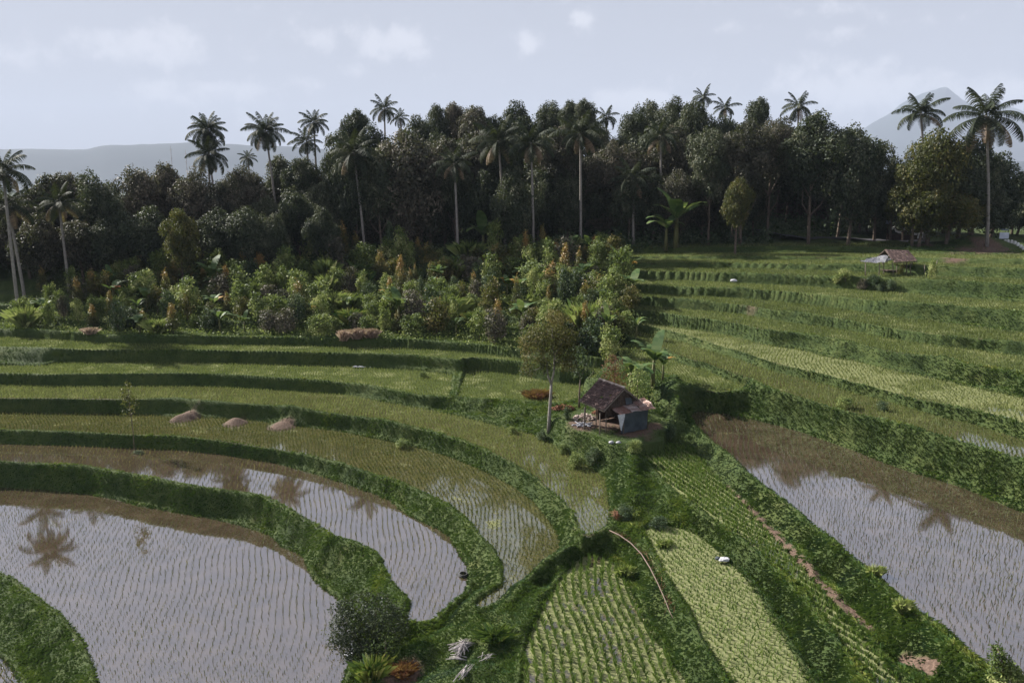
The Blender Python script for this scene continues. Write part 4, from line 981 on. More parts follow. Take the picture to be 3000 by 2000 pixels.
for (a, bb, z1) in ((-1.15,-1.2,1.7),(.15,-1.3,1.62),(1.15,-1.25,1.55),(-1.15,1.2,1.7),(1.15,1.25,1.7),(2.0,-.55,1.35),(1.35,-1.9,1.4),(0.0,-2.1,1.45)):
    b = MB(); l_ = (rh.random()-.5)*.12; b.tube([hl(a+l_,bb,-.25), hl(a,bb+l_*.4,z1*.5), hl(a,bb,z1)], [.042,.036,.032], 6, .6); b.build('post', M_WOOD, hut, True)
b = MB()      # plank back and side walls, dark inside
for i in range(16):
    a = -1.1+2.2*i/15; b.box(hl(a,1.15,.78), (.135,.02,1.5+.06*rh.random()), Matrix.Rotation(math.atan2(ha.y,ha.x),3,'Z'), rh.random())
for i in range(14):
    bb = -.2+1.3*i/13; b.box(hl(-1.12,bb,.78), (.02,.095,1.45+.1*rh.random()), Matrix.Rotation(math.atan2(ha.y,ha.x),3,'Z'), rh.random())
b.build('plank_wall', M_DWOOD, hut)
b = MB()      # dark boarded gable
for i in range(15):
    bb = -1.3+2.6*(i+.5)/15; top = rd-.1-(rd-ev)*abs(bb)/1.5
    b.box(hl(1.18,bb,(top+1.0)/2), (.02,.155,top-1.0), Matrix.Rotation(math.atan2(ha.y,ha.x),3,'Z'), rh.random()*.6)
gb = b.build('gable', M_DWOOD, hut)
b = MB(); b.slab([hl(1.22,.15,2.05), hl(1.22,.62,2.0), hl(1.24,.72,1.62), hl(1.23,.25,1.6)], .012); b.build('patch', M_TARP, gb)
def sheet(c0, c1, c2, c3, m, n=22, amp=.022, th=.008, seed=1, wob=.03):
    """corrugated sheet, waves run from edge c0c1 to c3c2"""
    rr = np.random.default_rng(seed); c0,c1,c2,c3 = [Vector(q) for q in (c0,c1,c2,c3)]; nn = (c1-c0).cross(c3-c0).normalized(); nn = nn if nn.z > 0 else -nn
    V = []; F_ = []; nr = 5; r0 = rr.normal(0,wob,(nr+1,4))
    for j in range(nr+1):
        for i in range(n*2+1):
            u = i/(n*2); v = j/nr; p = (c0*(1-u)+c1*u)*(1-v)+(c3*(1-u)+c2*u)*v
            w = np.interp(u, [0,.33,.66,1], r0[j]); V.append(p+nn*(amp*math.cos(i*math.pi)+w))
    nv = len(V); V += [q-nn*th for q in V]; k = n*2+1
    for j in range(nr):
        for i in range(n*2):
            a = j*k+i; F_ += [[a,a+1,a+k+1,a+k],[nv+a+k,nv+a+k+1,nv+a+1,nv+a]]
    for i in range(n*2): F_ += [[i+1,i,nv+i,nv+i+1],[nr*k+i,nr*k+i+1,nv+nr*k+i+1,nv+nr*k+i]]
    b = MB(); b.add([list(q) for q in V], F_, rr.random()); return b
sheet(hl(1.05,-.95,1.50), hl(1.05,-.05,1.58), hl(2.15,.05,1.36), hl(2.1,-.95,1.34), M_RUSTM, 8, seed=2).build('lean_to_roof', M_RUSTM, hut)
sheet(hl(1.05,.0,1.60), hl(1.1,.85,1.62), hl(2.2,.75,1.38), hl(2.15,-.02,1.40), M_RUSTM, 8, seed=3).build('lean_to_roof', M_RUSTM, hut)
sheet(hl(1.2,.78,1.72), hl(1.15,1.75,1.80), hl(2.35,1.72,1.42), hl(2.25,.72,1.44), M_RUSTM, 8, seed=4, wob=.05).build('lean_to_roof', M_RUSTM, hut)
b = MB(); n = 22
for j in range(2):
    pass
V = []; F_ = []
for j in range(9):
    for i in range(n+1):
        u = i/n; v = j/8; V.append(hl(1.98+.03*math.sin(u*17+v*3)+.02*math.sin(v*11+u*5), -.72+2.1*u, .05+1.33*v))
nv = len(V); V += [q-ha*.015 for q in V]
for j in range(8):
    for i in range(n): a = j*(n+1)+i; F_ += [[a,a+1,a+n+2,a+n+1],[nv+a+n+1,nv+a+n+2,nv+a+1,nv+a]]
b.add([list(q) for q in V], F_, .5); b.build('tarpaulin_wall', M_TARP, hut, True)
b = MB()
for i in range(9): b.box(hl(1.45+.02*(i%2), 1.42, .35+.13*i) if False else hl(1.2+.085*i,1.44,.7), (.08,.02,1.4), Matrix.Rotation(math.atan2(ha.y,ha.x),3,'Z'), rh.random())
b.build('side_wall', M_DWOOD, hut)
# hanging torn white sack
b = MB(); V = []; F_ = []
for j in range(9):
    t = j/8; w = .26*(1-t)**.8+.02; cx_ = -.72+.10*t
    for i in range(5): u = i/4-.5; V.append(hl(2.12+.03*math.sin(i*1.7+j*.6), cx_-.12+u*w*2-.05*t, 1.36-1.05*t))
nv = len(V); V += [q-ha*.012 for q in V]
for j in range(8):
    for i in range(4): a = j*5+i; F_ += [[a,a+1,a+6,a+5],[nv+a+5,nv+a+6,nv+a+1,nv+a]]
b.add([list(q) for q in V], F_, .6); tag(b.build('torn_sack', M_WCLOTH, None, True), 'torn whitish sack hanging to a point from the rusty lean-to', 'sack').location = (HC_.x, HC_.y, HZ)
def heap(name, px, py, z, rx, ry, h, n, size, m, label, cat, elong=3.0, seed=0, flat=.4):
    rr = np.random.default_rng(seed); x0, y0 = unproj(px, py, z); b = MB(); zz = g1(x0, y0)
    for i in range(n):
        a, r = rr.random()*6.28, math.sqrt(rr.random()); x, y = math.cos(a)*r*rx, math.sin(a)*r*ry
        zc2 = h*(1-r*r)*rr.random()+size*.15
        M_ = Matrix.Rotation(rr.random()*6.28,3,'Z')@Matrix.Rotation(rr.normal(0,flat),3,'Y')@Matrix.Rotation(rr.normal(0,.3),3,'X')
        b.box((x,y,zc2), (size*elong*(.5+rr.random()), size*(.5+rr.random()*.7), size*(.3+rr.random()*.5)), M_, rr.random(), .8)
    o = b.build(name, m); o.location = (x0, y0, zz); tag(o, label, cat); return o
heap('rubble_heap', 1712, 1222, 4.95, .75, .55, .30, 150, .10, M_RUBBLE, 'low heap of pale broken tiles and leaves left of the hut', 'rubble', 1.6, 3)
heap('board_pile', 1706, 1245, 4.92, .5, .22, .16, 14, .09, M_WCLOTH, 'few whitish boards lying at the left foot of the hut', 'boards', 8, 4, .1)
heap('leaf_heap', 1768, 1206, 5.0, .8, .45, .35, 150, .09, M_RUST, 'heap of orange-brown dry leaves behind the hut posts', 'leaf heap', 1.8, 5)
heap('leaf_heap', 1650, 1196, 5.0, .8, .35, .3, 110, .09, M_RUST, 'reddish brush heap sticking out left of the hut', 'brush heap', 2.5, 6)
for px, lab in ((1791,'left one of two grey stones in the grass before the hut'),(1812,'right one of two grey stones in the grass before the hut')):
    x, y = unproj(px, 1299, 4.95); b = MB(); rr = np.random.default_rng(px)
    b.tube([(0,0,-.05),(0,0,.03),(.01,0,.09),(0,0,.13)], [.13,.16,.12,.04], 9, .5); o = b.build('stone', M_GREYM, None, True); o.location = (x,y,g1(x,y)+.05); o.scale = (1.1,.8,1); tag(o, lab, 'stone')
# ------------------------------------------------------------------ trees and plants round the hut
def hand_tree(px, base, zb, top, label, crown_lobes, n, leaf, trunk_pts, mat_, name='slender_tree', bark=None, gap=.1, r0=.14, cat='tree', inner=.3, bm=None):
    x, y = unproj(px, base, zb); z = g1(x, y); tp = atd(px, top, y); H = tp.z-z; o = empty(name, (x, y, z-.1)); tag(o, label, cat)
    b = MB()
    for (pts, rr) in trunk_pts: b.tube([(p[0]*H, p[1]*H, p[2]*H) for p in pts], [q*r0 for q in rr], 8, .5)
    b.build('trunk', bm or M_BARK, o, True)
    r_ = np.random.default_rng(int(px)); lb = [tuple(q*H for q in l) for l in crown_lobes]
    V, Fq, t = leafcloud(lb, n, leaf, r_, .5, .6, inner, 3, gap)
    if cat == 'shrub': t = t*.35
    obj('crown', mesh_np('crown', V, Fq, mat_, tint=t), o)
    return o, H
hand_tree(1608,1242,4.4,900,'slender forked tree with pale trunk and thin brownish crown, standing left of the hut',
 [(-.10,0,.62,.11,.10,.08),(.03,.05,.72,.13,.12,.10),(-.06,-.04,.80,.12,.12,.09),(.10,0,.66,.11,.10,.08),(.14,.03,.56,.09,.08,.06),(-.16,.02,.50,.07,.06,.05),(.02,0,.92,.08,.08,.07),(.12,-.02,.78,.09,.09,.08),(-.17,.0,.72,.08,.08,.07),(-.02,0,.55,.09,.08,.06)],
 15000,.13,[([(0,0,0),(.004,0,.15),(.012,0,.30),(.016,0,.40)],[1.2,1,.85,.75]),([(.016,0,.40),(-.012,0,.47),(-.02,.01,.58),(-.10,.02,.70),(-.12,.02,.80)],[.6,.5,.42,.28,.1]),([(.016,0,.40),(.035,0,.50),(.04,.01,.62),(.09,.0,.72),(.12,0,.82)],[.6,.48,.4,.26,.1]),([(.04,.01,.6),(.02,0,.74),(.02,0,.9)],[.35,.25,.08]),([(-.02,.01,.55),(-.10,0,.52),(-.16,0,.5)],[.25,.18,.07]),([(.04,.01,.58),(.1,0,.57),(.15,0,.56)],[.22,.15,.06])],
 M_TREE_G, gap=.16, r0=.115, bm=M_PBARK)
hand_tree(1697,1178,5.3,1010,'short tree with dark upright fan of leaves behind the hut roof',
 [(0,0,.80,.16,.14,.20),(-.14,0,.68,.10,.10,.13),(.14,0,.66,.10,.10,.14),(0,.05,.58,.12,.12,.10)],1500,.15,[([(0,0,0),(0,0,.25),(.01,0,.5)],[1,.8,.5]),([(.01,0,.5),(-.1,0,.8)],[.4,.1]),([(.01,0,.5),(.12,0,.8)],[.4,.1])],M_SHRUB_D, gap=.2, r0=.08)
hand_tree(1800,1160,5.7,1035,'reddish dead bush with hanging brown vines just above the hut',
 [(-.02,0,.86,.16,.15,.14),(-.12,0,.55,.12,.12,.34),(.08,0,.50,.15,.14,.36),(.0,.0,.3,.14,.12,.2)],2600,.11,[([(0,0,0),(0,0,.9)],[1,.4])],M_RUST, 'dead_bush', gap=.3, r0=.06, cat='bush')
hand_tree(1865,1215,5.3,1075,'leafy bright green sapling right behind the hut roof',
 [(0,0,.8,.22,.2,.18),(-.15,0,.55,.18,.18,.2),(.2,0,.5,.2,.18,.22),(0,0,.3,.2,.2,.2)],1500,.15,[([(0,0,0),(0,0,.9)],[1,.3])],M_SHRUB, gap=.15, r0=.06)
for (px, top, base, zb, lab, par, ph, wd) in [
  (1918,1000,1112,6.5,'banana plant with two trunks right above the hut',BN[1],2.6,.9),(1945,1010,1105,6.6,'thin banana plant with a bent yellowing leaf above the hut',BN[2],2.6,.9),
  (1850,1045,1120,6.4,'low banana plant with broad dark leaves left of the two-trunked one',BN[0],2.4,1.3)]:
    x, y = unproj(px, base, zb); put(par, 'banana_plant', px, top, 0, y, lab, 'banana plant', None, ph, wd)
for (px, top, Ht, lab, pt, ph, wd) in [
  (1790,812,2.4,'blue-green bush at the corner where plantation meets the right terraces',SH[0],2.1,1.3),(1830,828,2.2,'round leafy bush beside the end of a right terrace',SH[1],2.2,1.1),
  (1748,850,2.6,'dense bush below the small metal roof, right of the shed',SH[2],2.1,1.2),(1775,862,3.0,'pointed light green sapling in the bushy gully',SH[4],2.3,.8),(1690,905,2.3,'bushy yellow-green sapling above the slender hut tree',SH[3],2.1,1.1),
  (1735,935,2.6,'tall arching vine-covered bush with a dark hollow, in the gully',SH[2],2.1,1.1),(1790,955,2.5,'blue-green rounded bush in the gully above the dead reddish bush',SH[0],2.1,.9),(1715,905,2.6,'golden hanging creeper over the vine-covered bush',CN[1],2.35,.8),
  (1620,880,2.6,'wide grey-green bush above the slender hut tree',SH[0],2.1,1.3),(1560,905,2.0,'olive bush left of the slender tree crown',SH[3],2.1,1.2),(1770,905,2.6,'brownish bush with purple tint in the gully',SH[5],2.1,1.0),
  (1660,940,2.0,'yellow-green round bush right of the slender tree crown',SH[3],2.1,1.0),(1820,905,1.8,'small bush leaning over the end of a right terrace',SH[0],2.1,1.0),(1765,985,1.6,'low dark shrub at the top of the gully wall',SH[2],2.1,1.2),(1545,935,1.6,'small dry-leaved shrub on the plantation edge',SH[5],2.1,1.2),
  (1650,790,2.5,'tall leafy bush above the small metal roof',SH[1],2.1,1.1),(1735,790,2.3,'reddish bush right above the small metal roof',SH[5],2.1,1.0),(1600,835,2.2,'green bush left below the small metal roof',SH[1],2.1,1.1)]:
    put(pt, 'bush', px, top-12, 0, 0, lab, 'bush', None, ph, wd*.9, Ht=Ht*1.3)
o = put(banana_proto(5, 1.0, 4, 6), 'banana_plant', 1850, 748, 0, 0, 'banana plant with withered bright yellow and orange leaves at the corner of the right terraces', 'banana plant', None, 2.4, .8, Ht=2.4)
for (px, base, zb, Ht, wd, pt, lab) in [(1965,1262,5.0,1.0,1.0,SH[2],'low dark bush at the right wall of the hut'),(1690,1345,3.9,1.1,1.3,SH[0],'sprawling blue-green bush on the bank below the hut yard'),(1738,1345,3.9,1.2,1.0,SH[2],'dark bush hanging over the bank below the hut'),
  (1650,1300,4.0,.8,1.2,SH[0],'small bush at the foot of the slender tree'),(1590,1255,4.2,.9,1.1,SH[2],'dark bush left of the slender tree foot'),(1500,1235,4.2,.7,1.4,SH[0],'rounded bush on the bank left of the slender tree'),(1660,1225,4.9,.9,.9,SH[2],'small dark shrub between slender tree and hut'),
  (1860,1335,4.6,.8,1.4,SH[0],'low pale green bush on the grassy ridge before the hut'),(1830,1480,4.2,.9,1.3,SH[2],'dark green scrub above the end of the bamboo pole'),(1930,1512,4.0,.8,1.5,SH[2],'dark scrub at the tip of the yellow-green weedy paddy'),
  (1240,1075,5.1,.7,1.5,SH[0],'grey-green shrub mound in front of the terrace wall left of the cross bund'),(1180,1275,3.2,.8,1.7,SH[0],'rounded grassy bush on the bank above the third left paddy'),
  (2470,1240,5.8,.9,1.6,SH[0],'pale green tussock bush half-way up the tall grassy riser'),(2580,1230,6.2,.8,1.2,SH[2],'dark blue-green bush near the top of the tall grassy riser')]:
    x, y = unproj(px, base, zb); z = g1(x,y); s = Ht/2.0
    place_parts('bush', pt, (x,y,z-.05), R.random()*6, (s*wd,s*wd,s), lab, 'bush')
# dry grass tussocks
def tussock(px, base, zb, rx, h, pt, lab, n=1, name='dry_grass', k=0):
    x, y = unproj(px, base, zb); z = g1(x,y)
    place_parts(name, pt, (x,y,z-.03), k, (rx,rx*.8,h), lab, 'dry grass')
tussock(1575,1165,4.2,1.5,.9,CLM[3],'orange-brown dome of dry grass beside the slender tree')
tussock(1180,1945,2.0,.8,.5,CLM[3],'pinkish brown dry grass patch at the bottom left of centre')
tussock(1090,1990,1.4,.7,.8,CLM[0],'tall arching grass tuft at the bottom under the dark bush')
tussock(1450,1870,2.6,.7,.4,CLM[0],'golden-green grass tuft on the ridge between the ponds and the fan-shaped paddy')
tussock(1830,1660,3.0,.35,.38,CLM[1],'spray of long grass blades left of the bamboo pole',name='grass_tuft')
tussock(1945,1600,3.4,.3,.3,CLM[1],'spray of long grass blades right of the bamboo pole',name='grass_tuft')
tussock(2560,1700,4.7,.30,.32,CLM[1],'long-bladed tuft on the bank of the large right pond',name='grass_tuft')
tussock(2640,1800,4.7,.30,.30,CLM[1],'second long-bladed tuft lower down the bank of the right pond',name='grass_tuft')
for (a, w_, l_) in ((1010,1.1,'left end of the pink-grey dry straw hedge on the plantation edge'),(1050,1.1,'middle of the pink-grey dry straw hedge on the plantation edge'),(1090,1.0,'right end of the pink-grey dry straw hedge on the plantation edge')):
    tussock(a, 993, 5.9, w_, .95, CLM[2], l_, name='straw_hedge', k=a)
tussock(265,980,5.9,1.0,.6,CLM[2],'pinkish dry straw clump at the left edge of the planted slope')
# the small sapling in the third paddy's edge and the bush by the largest pond
o, H = hand_tree(393,1318,1.5,1108,'thin young sapling with yellowish leaf tufts, alone on the left terraces',
 [(0,0,.95,.05,.05,.05),(-.06,0,.84,.03,.03,.05),(.0,0,.70,.09,.09,.10),(.05,0,.62,.06,.06,.08),(-.03,0,.56,.06,.06,.06),(0,0,.77,.06,.06,.08)],330,.17,[([(0,0,-.03),(.01,0,.3),(.0,0,.6),(0,0,.97)],[1,.8,.6,.3]),([(0,0,.6),(-.06,0,.83)],[.4,.2]),([(0,0,.5),(.06,0,.62)],[.4,.2])],M_TREE_G,'young_sapling',gap=.6,r0=.035)
x, y = unproj(405,1332,1.4); place_parts('bush', SH[2], (x,y,g1(x,y)-.05), 0, (.5,.4,.22), 'dark weed clump at the foot of the thin young sapling', 'bush')
hand_tree(1082,1915,1.0,1735,'dense dark shrub with small leaves at the right shore of the largest pond',
 [(0,0,.78,.34,.3,.2),(-.25,0,.6,.2,.2,.2),(.22,0,.62,.26,.25,.22),(.05,0,.4,.32,.28,.2),(-.3,0,.82,.14,.12,.1),(-.36,0,.4,.12,.12,.12),(.1,0,.2,.30,.26,.2),(-.1,0,.3,.26,.22,.2)],15000,.10,[([(0,0,0),(.05,0,.4),(.1,0,.8)],[1,.7,.3]),([(0,0,.1),(-.2,0,.6)],[.7,.2])],M_TREE,'shore_shrub',gap=.3,r0=.08,cat='shrub')
hand_tree(1130,1925,1.6,1830,'small round bush beside the dense dark shore shrub',
 [(0,0,.5,.45,.4,.4),(.2,0,.4,.4,.35,.35)],1500,.08,[([(0,0,0),(0,0,.7)],[1,.4])],M_SHRUB,'shore_shrub',gap=.3,r0=.05,cat='shrub')
hand_tree(1000,1860,.1,1770,'thin scraggly twigs reaching over the largest pond',
 [(0,0,.6,.3,.3,.35),(-.2,0,.3,.25,.25,.2)],260,.09,[([(.3,0,0),(0,0,.6),(-.1,0,.9)],[1,.6,.2]),([(.3,0,0),(-.3,0,.4)],[.8,.2])],M_TREE_G,'shore_shrub',gap=.5,r0=.02,cat='shrub')
hand_tree(2935,2055,4.8,1880,'feathery young tree with a yellow-green tip at the bottom right',
 [(-.18,0,.90,.10,.09,.10),(-.10,0,.72,.16,.13,.11),(0,0,.54,.22,.18,.12),(.08,0,.36,.26,.2,.13)],3200,.10,[([(.15,0,0),(0,0,.5),(-.18,0,.95)],[1,.7,.3])],M_SHRUB,'feathery_tree',gap=.2,r0=.05)
# cut white palm stalks, bamboo pole, rings and litter
def sticks(name, px, py, z, n, L_, ang0, spread, m, label, cat, seed, thick=.02, h=.25):
    rr = np.random.default_rng(seed); x0, y0 = unproj(px, py, z); zz = g1(x0,y0); b = MB()
    for i in range(n):
        a = ang0+rr.normal(0, spread); l = L_*(.4+.6*rr.random()); t0 = rr.normal(0,.16); ox, oy = rr.normal(0,.09,2); dx, dy = math.cos(a)*l, math.sin(a)*l
        z0_ = .04+h*rr.random()
        b.tube([(ox-dx*.5, oy-dy*.5, z0_*.6), (ox, oy, z0_), (ox+dx*.5, oy+dy*.5, z0_*.5)], [thick, thick*.9, thick*.3], 5, rr.random())
    o = b.build(name, m, None, True); o.location = (x0,y0,zz+.08); tag(o, label, cat); return o
sticks('dry_stalk_pile', 1358, 1890, 2.3, 46, 1.25, 1.0, .5, M_STALK, 'pile of bleached white palm stalks lying on the grassy bank', 'stalk pile', 3, .015, .3)
sticks('dry_stalk_pile', 1340, 1915, 2.3, 8, .8, 3.0, .25, M_STALK, 'few bleached stalks sticking out left of the white stalk pile', 'stalk pile', 5, .02, .2)
sticks('dry_stalk_pile', 1360, 1985, 2.4, 8, 1.1, 1.2, .12, M_STALK, 'bleached stalks at the bottom edge below the white pile', 'stalk pile', 6, .02, .15)
sticks('dry_stalk_pile', 1432, 1910, 2.6, 10, .7, .9, .3, M_STALK, 'small pale grass stalks right of the white stalk pile', 'stalk pile', 8, .012, .3)
b = MB(); bp = [(1786,1543),(1815,1556),(1848,1578),(1880,1610),(1905,1650),(1928,1695),(1948,1740),(1962,1775),(1972,1795)]
pp = []
for (a, c_) in bp:
    x, y = unproj(a, c_, 3.7); pp.append((x, y, max(g1(x,y)+.16, 3.2)))
zs = [max(p[2], 3.35) for p in pp]
pp = [(p[0],p[1],z) for p, z in zip(pp, zs)]
zs = np.convolve(np.pad([p[2] for p in pp], 2, mode='edge'), np.ones(5)/5, 'valid'); pp = [(p[0],p[1],z+.14) for p, z in zip(pp, zs)]
b.tube(pp, [.028,.027,.026,.026,.025,.023,.02,.016,.012], 7, .6); tag(b.build('bamboo_pole', M_POLE, None, True), 'long curved bamboo pole lying on the bank between two paddies', 'pole')
b = MB(); rr = np.random.default_rng(9)
for i in range(70):
    k = int(rr.random()*7); t = rr.random(); p = Vector(pp[k]).lerp(Vector(pp[k+1]), t); a = rr.normal(0,.4)+.9
    b.tube([p+Vector((rr.normal(0,.1)+.1, rr.normal(0,.08), -.1)), p+Vector((.25+rr.normal(0,.12), .1+rr.normal(0,.1), -.06+.15*rr.random()))], [.01,.004], 4, rr.random())
tag(b.build('dry_twigs', M_RUST), 'brown withered twigs along the right side of the bamboo pole', 'twigs', kind='stuff')
sticks('dry_twigs', 1800, 1500, 3.9, 46, .7, 1.9, .3, M_RUST, 'upright brown dead twigs at the head of the bamboo pole', 'twigs', 12, .010, .35)
x, y = unproj(1358,1685,1.52); b = MB()
for r_a, r_b, z_ in ((.20,.045,.05),(.19,.035,.12)):
    for i in range(18):
        a0, a1 = i*math.pi/9, (i+1.02)*math.pi/9
        b.tube([(math.cos(a0)*r_a, math.sin(a0)*r_a, z_), (math.cos(a1)*r_a, math.sin(a1)*r_a, z_)], r_b, 6, .5)
o = b.build('rubber_ring', M_BLACK, None, True); o.location = (x,y,1.5); tag(o, 'small black ring lying at the right edge of the second left pond', 'ring')
def crumple(name, px, py, z, w, h, m, label, cat, seed):
    rr = np.random.default_rng(seed); x, y = unproj(px, py, z); V = []; F_ = []; n = 8; k = 10
    for j in range(n+1):
        ph_ = math.pi*j/n
        for i in range(k): a = 2*math.pi*i/k; r = w*.5*math.sin(ph_)*(.75+.4*rr.random()); V.append((math.cos(a)*r, math.sin(a)*r*.7, h*.5-h*.5*math.cos(ph_)*(.8+.3*rr.random())))
    for j in range(n):
        for i in range(k): F_.append([j*k+i, j*k+(i+1)%k, (j+1)*k+(i+1)%k, (j+1)*k+i])
    b = MB(); b.add(V, F_, .6); o = b.build(name, m); o.location = (x,y,max(g1(x,y), z)); tag(o, label, cat); return o
crumple('plastic_bag', 2120, 1642, 3.5, .55, .16, M_WCLOTH, 'crumpled white and blue plastic bag at the edge of the yellow-green paddy', 'bag', 1)
crumple('blue_rag', 2103, 1640, 3.5, .3, .18, M_TARP, 'dark blue rag tucked under the left side of the white plastic bag', 'rag', 2)
crumple('white_rag', 1022, 1918, .02, .42, .10, M_WCLOTH, 'white rag floating by the right shore of the largest pond', 'rag', 3)
crumple('white_sack', 2149, 826, 10.4, .8, .3, M_WCLOTH, 'tiny white sack on the grassy edge of a right terrace', 'sack', 4)
heap('floating_straw', 1060, 1076, 4.22, 1.1, .22, .03, 34, .09, M_WCLOTH, 'pale scum and straw floating under the terrace wall', 'straw', 3, 7, .05)
heap('floating_straw', 40, 1079, 4.22, 2.6, .3, .03, 80, .12, M_WCLOTH, 'whitish strip of straw at the far left shore of the fifth paddy', 'straw', 3, 8, .05)
# ------------------------------------------------------------------ the field pavilion on the right
def pav():
    D = 75.5; c = atd(2630, 812, D); zb = g1(c.x, c.y); o = tag(empty('field_pavilion', (c.x, c.y, zb)), 'open field pavilion with a mossy tiled roof and sagging grey tin lean-to, upper right', 'pavilion')
    rr = np.random.default_rng(4)
    m = 1/ (F_PX/c.length)        # metres per pixel there
    def q(px, py, dy=0): 
        v = atd(px, py, D+dy); return v-Vector((c.x, c.y, zb))
    # ridge runs away to the right; left gable faces the camera side
    tile_roof(q(2593,731,1.3), q(2662,734,1.9), q(2688,764,-.2), q(2620,768,-.8), 9, 16, rr, miss=.03).build('roof', M_TILE, o)
    tile_roof(q(2662,734,1.9), q(2593,731,1.3), q(2566,756,3.2), q(2648,752,3.9), 9, 16, rr, miss=.03).build('roof_slope', M_TILE, o)
    b = MB(); b.tube([q(2593,732,1.3), q(2662,735,1.9)], .06, 6, .5); b.tube([q(2593,733,1.25), q(2620,769,-.8)], .04, 5, .5); b.tube([q(2593,733,1.25), q(2566,757,3.2)], .04, 5, .5)
    b.tube([q(2620,771,-.8), q(2688,767,-.2)], .04, 5, .5); b.tube([q(2566,758,3.2), q(2648,755,3.9)], .04, 5, .5); b.build('roof_frame', M_DWOOD, o)
    sheet(q(2570,752,1.0), q(2604,748,.9), q(2592,768,-1.2), q(2556,768,-1.1), M_GREYM, 7, seed=11, wob=.06).build('tin_sheet', M_GREYM, o)
    sheet(q(2545,758,.9), q(2575,753,1.0), q(2572,769,-1.0), q(2519,766,-1.0), M_GREYM, 7, seed=12, wob=.06).build('tin_sheet', M_GREYM, o)
    sheet(q(2600,755,.5), q(2625,757,.4), q(2605,763,-.9), q(2592,770,-1.2), M_GREYM, 5, seed=13, wob=.06).build('tin_sheet', M_GREYM, o)
    for (px, top, bot, dy) in ((2575,770,812,-.8),(2590,768,812,-.4),(2617,768,814,-.7),(2626,768,812,.2),(2655,766,813,-.3),(2669,766,816,-.2),(2672,766,812,1.6),(2536,768,806,-.8),(2648,760,808,3.2),(2586,762,806,2.6)):
        b = MB(); p0, p1 = q(px, bot, dy), q(px+rr.normal(0,2), top, dy); p0.z = min(p0.z, -.1); b.tube([p0, p1], [.05,.045], 6, rr.random()); b.build('post', M_WOOD, o, True)
    b = MB(); pl, pr = q(2598,806,.6), q(2660,806,.9); pl.z = pr.z = .5
    b.slab([pl, pr, pr+Vector((-.1,1.6,0)), pl+Vector((-.1,1.6,0))], .06); b.build('platform', M_DWOOD, o)
pav()
for (px, top, Ht, lab, pt, wd) in [(2480,786,1.2,'low bright bush left of the field pavilion',SH[1],1.5),(2455,800,1.0,'second low bush further left of the pavilion',SH[0],1.4),(2560,800,1.3,'dark bush in front of the pavilion posts',SH[2],1.3),(2610,815,1.1,'scraggly dark shrub below the pavilion platform',SH[2],1.2),
   (2530,815,1.1,'greyish shrub on the bank under the tin lean-to',SH[5],1.3),(2642,772,1.2,'yellow-green small plant under the pavilion roof',SH[3],.7),(2735,768,1.8,'thin leaning sapling right of the pavilion',SH[4],.7),(2580,828,.9,'dark hollow shrub on the riser under the pavilion',SH[2],1.3)]:
    put(pt, 'bush', px, top, 0, 0, lab, 'bush', None, 2.1, wd, Ht=Ht)
for (px, top, bot, lab) in ((2708,783,814,'bare upright stick right of the pavilion'),(2737,775,812,'slanting bare pole right of the upright stick')):
    p = atd(px, bot, 74.5); b = MB(); t_ = atd(px+(8 if px > 2720 else 0), top, 74.5); z = g1(p.x,p.y); b.tube([(0,0,-.1), (t_.x-p.x, 0, max(t_.z-z, .8))], [.04,.035], 6, .8); o = b.build('stick', M_WOOD, None, True); o.location = (p.x,p.y,z); tag(o, lab, 'pole')
# ------------------------------------------------------------------ small shed roof in the plantation
D = 84; c = atd(1682, 850, D); zb = g1(c.x,c.y); o = tag(empty('tin_shed', (c.x,c.y,zb)), 'small shed with a pale tin roof half hidden by banana leaves', 'shed')
def q(px, py, dy=0): return atd(px, py, D+dy)-Vector((c.x,c.y,zb))
sheet(q(1646,812,1.5), q(1719,812,1.5), q(1711,834,-.4), q(1638,834,-.4), M_GREYM, 13, seed=21, wob=.03).build('roof', M_GREYM, o)
for (px, dy) in ((1642,-.3),(1708,-.3),(1650,1.4),(1714,1.4)):
    b = MB(); p1 = q(px, 833 if dy < 0 else 814, dy); b.tube([(p1.x,p1.y,-.3), p1], .05, 6, .5); b.build('post', M_WOOD, o, True)
b = MB(); l_, r__ = q(1648,833,1.2), q(1712,833,1.2)
for i in range(14):
    t = (i+.5)/14; p = l_.lerp(r__, t); b.box((p.x,p.y,(p.z+.3)/2-.1), (.16,.03,max(p.z+.1,.5)), None, rh.random())
b.build('plank_wall', M_DWOOD, o)
